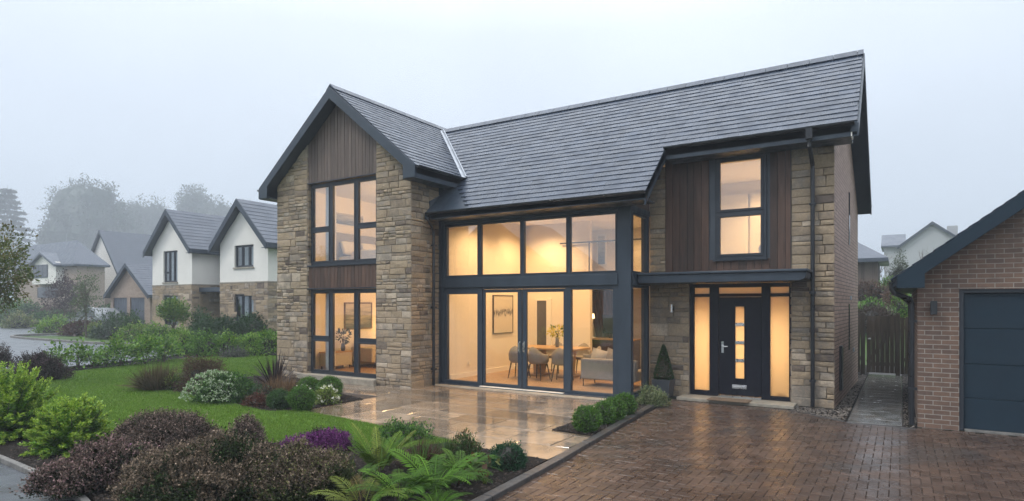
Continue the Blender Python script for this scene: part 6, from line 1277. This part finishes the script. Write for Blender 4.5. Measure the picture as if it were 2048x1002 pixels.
# planting on the bank behind the gate
def bank(label, px, d, pyb, wpx, hpx, cols, name='bank_shrub', **kw):
    q = ray(px)*d; z = EYE+(HY-pyb)/FPX*d; zt = terrain(q.x, q.y); z = min(z, zt+.3) if z > zt else z; w = wpx/FPX*d; h = hpx/FPX*d; nsd[0] += 1; c = (q.x, q.y, zt-.1)
    t = thing(name, c, label, 'shrub'); V, C = crown_quads((q.x, q.y, zt-.05), (w/2, w/2, max(h, EYE+(HY-pyb+hpx)/FPX*d-zt)), .09, cols, amp=.2, seed=nsd[0], cover=1.8, **kw); quads_obj('foliage', V, C, m_['leaf'], t); stems(t, c, (w/2, w/2, h), 5, .03)
bank('russet rounded heather bush on the bank behind the gate', 1738, 27, 612, 60, 40, [(.10, .06, .045), (.08, .05, .04), (.12, .085, .06)])
bank('green bush behind the russet one on the bank', 1782, 29, 600, 66, 44, G1)
bank('low bright green clump on the bank above the gate', 1742, 25, 615, 46, 18, G1)
bank('pinkish brown heather clump beside the garage gutter on the bank', 1790, 25.5, 628, 30, 36, [(.16, .09, .065), (.12, .07, .05)])
bank('dark brown shrub mass just over the gate', 1752, 23.5, 640, 90, 30, [(.05, .035, .026), (.065, .045, .035)])
bank('small leafy green shrub over the right end of the gate', 1806, 24, 640, 36, 40, G1+GY_[:1])
bank('pale hazy shrub at the corner of the timber outbuilding', 1800, 33, 560, 44, 46, [(.08, .10, .05), (.06, .08, .04)])
def baretree(label, px, d, pyb, pyt, seed):
    q = ray(px)*d; z0 = terrain(q.x, q.y); zt = EYE+(HY-pyt)/FPX*d; rs = random.Random(seed); t = thing('bare_tree', (q.x, q.y, z0), label, 'tree'); b = MB()
    def br(p, dv, L, r, k):
        e_ = p+dv*L; b.tube([p, p+dv*L*.5+Vector((rs.uniform(-.05, .05), rs.uniform(-.05, .05), 0))*L, e_], [r, r*.8, r*.55], 5)
        if k: 
            for i in range(3 if k > 1 else 2): br(p.lerp(e_, rs.uniform(.55, 1)), (dv+Vector((rs.uniform(-.8, .8), rs.uniform(-.8, .8), rs.uniform(0, .4)))).normalized(), L*rs.uniform(.5, .72), r*.5, k-1)
    br(Vector((q.x, q.y, z0)), Vector((0, 0, 1)), (zt-z0)*.45, .07, 4); b.build('branches', m_['trunk'], t)
baretree('thin bare tree between the outbuilding and the grey house', 1757, 38, 540, 490, 71)
baretree('thin bare tree standing in front of the grey foggy house', 1852, 40, 560, 500, 72)
# silver car
def car(px, d, label):
    q = ray(px)*d; cx, cy_ = q.x, q.y; L, Wd = 4.6, 1.85; t = thing('parked_car', (cx, cy_, 0), label, 'car')
    prof = [(-2.3, .35, .75, .95), (-2.2, .30, .98, .95), (-1.2, .28, 1.05, .97), (-.55, .28, 1.62, .86), (.2, .28, 1.74, .84), (1.3, .28, 1.70, .84), (1.95, .28, 1.35, .92), (2.25, .32, 1.05, .96), (2.3, .4, .8, .95)]
    b = MB(); vs = []
    for x, zb_, zt_, k in prof:
        w = Wd/2*.97; zm = min(1.05, zt_); vs += [(cx+x, cy_-w*.92, zb_), (cx+x, cy_-w, .6), (cx+x, cy_-w*.97, zm), (cx+x, cy_-w*k*.86, zt_), (cx+x, cy_+w*k*.86, zt_), (cx+x, cy_+w*.97, zm), (cx+x, cy_+w, .6), (cx+x, cy_+w*.92, zb_)]
    n = len(prof); fs = [(i*8+k, i*8+(k+1) % 8, (i+1)*8+(k+1) % 8, (i+1)*8+k) for i in range(n-1) for k in range(8)]+[tuple(range(8)), tuple((n-1)*8+k for k in range(8))]
    b.add(vs, fs, .5); b.build('body', m_['car_silver'], t, bevel=.04)
    w = Wd/2
    for nm, poly in (('side_window', [(-1.05, 1.08), (-.52, 1.52), (.15, 1.62), (.2, 1.1)]), ('side_window', [(.28, 1.1), (.24, 1.63), (1.15, 1.6), (1.7, 1.22), (1.6, 1.12)])):
        for s_ in (-1, 1):
            b = MB(); f = lambda z: w*(.965-.13*(max(0, z-1.05)/.6)); vs = [(cx+x, cy_+s_*(f(z)+.012), z) for x, z in poly]+[(cx+x, cy_+s_*(f(z)-.02), z) for x, z in poly]; n = len(poly); b.add(vs, [tuple(range(n)), tuple(range(n, 2*n))[::-1]]+[(i, (i+1) % n, n+(i+1) % n, n+i) for i in range(n)], .5); b.build(nm, m_['car_glass'], t)
    b = MB(); b.bar((cx-1.16, cy_, 1.09), (cx-.60, cy_, 1.60), 1.5, .03, up=(0, 1, 0)); b.build('windscreen', m_['car_glass'], t)
    for x in (-1.45, 1.4):
        for s_ in (-1, 1):
            y0 = cy_+s_*.80; b = MB(); b.tube([(cx+x, y0-.11, .34), (cx+x, y0+.11, .34)], .34, 20); wh = b.build('wheel', m_['rubber'], t); b = MB(); b.tube([(cx+x, y0-.125, .34), (cx+x, y0+.125, .34)], .22, 14); b.build('rim', m_['steel'], wh)
    for s_ in (-1, 1): b = MB(); b.box(cx-2.33, cx-2.2, cy_+s_*.62-.18, cy_+s_*.62+.18, .72, .86); b.build('headlight', m_['white_trim'], t, bevel=.02)
    b = MB(); b.tube([(cx-.4, cy_-.7, 1.70), (cx-.3, cy_-.7, 1.78), (cx+1.2, cy_-.7, 1.77), (cx+1.3, cy_-.7, 1.70)], .02, 6); b.build('roof_rail', m_['steel'], t)
car(192, 43, 'silver estate car parked before the neighbours garage, half hidden by hedges')
# house across the street, seen only as a reflection in the bay glass
op = thing('house', (-27, -18, 0), 'gabled house across the street, mirrored in the upper panes of the glazed bay', 'house')
b = MB(); X0_, X1_, Y0_ = -34.0, -23.0, -18.0; b.prism([(X0_, -.1), (X1_, -.1), (X1_, 5.0), ((X0_+X1_)/2, 8.9), (X0_, 5.0)], 'y', Y0_-10, Y0_); b.build('wall', m_['trunk'], op)
b = MB(); xm = (X0_+X1_)/2; b.prism([(X0_-.5, 4.65), (xm, 9.1), (X1_+.5, 4.65), (X1_+.5, 4.9), (xm, 9.35), (X0_-.5, 4.9)], 'y', Y0_-10.3, Y0_+.4); b.build('roof', m_['slate'], op)
# ================================================================ HAZE
b = MB(); b.box(-370, 150, -35, 340, -1.2, 62, .5); hz = b.build('haze', None); hz['kind'] = 'stuff'; hz['label'] = 'pale morning fog'
m, n, l = nodes('haze_air'); out = n.new('ShaderNodeOutputMaterial'); v = n.new('ShaderNodeVolumePrincipled'); v.inputs['Density'].default_value = .0024; v.inputs['Color'].default_value = (.74, .80, .86, 1); v.inputs['Anisotropy'].default_value = 0
l.new(v.outputs[0], out.inputs['Volume']); hz.data.materials.append(m); m.cycles.homogeneous_volume = True
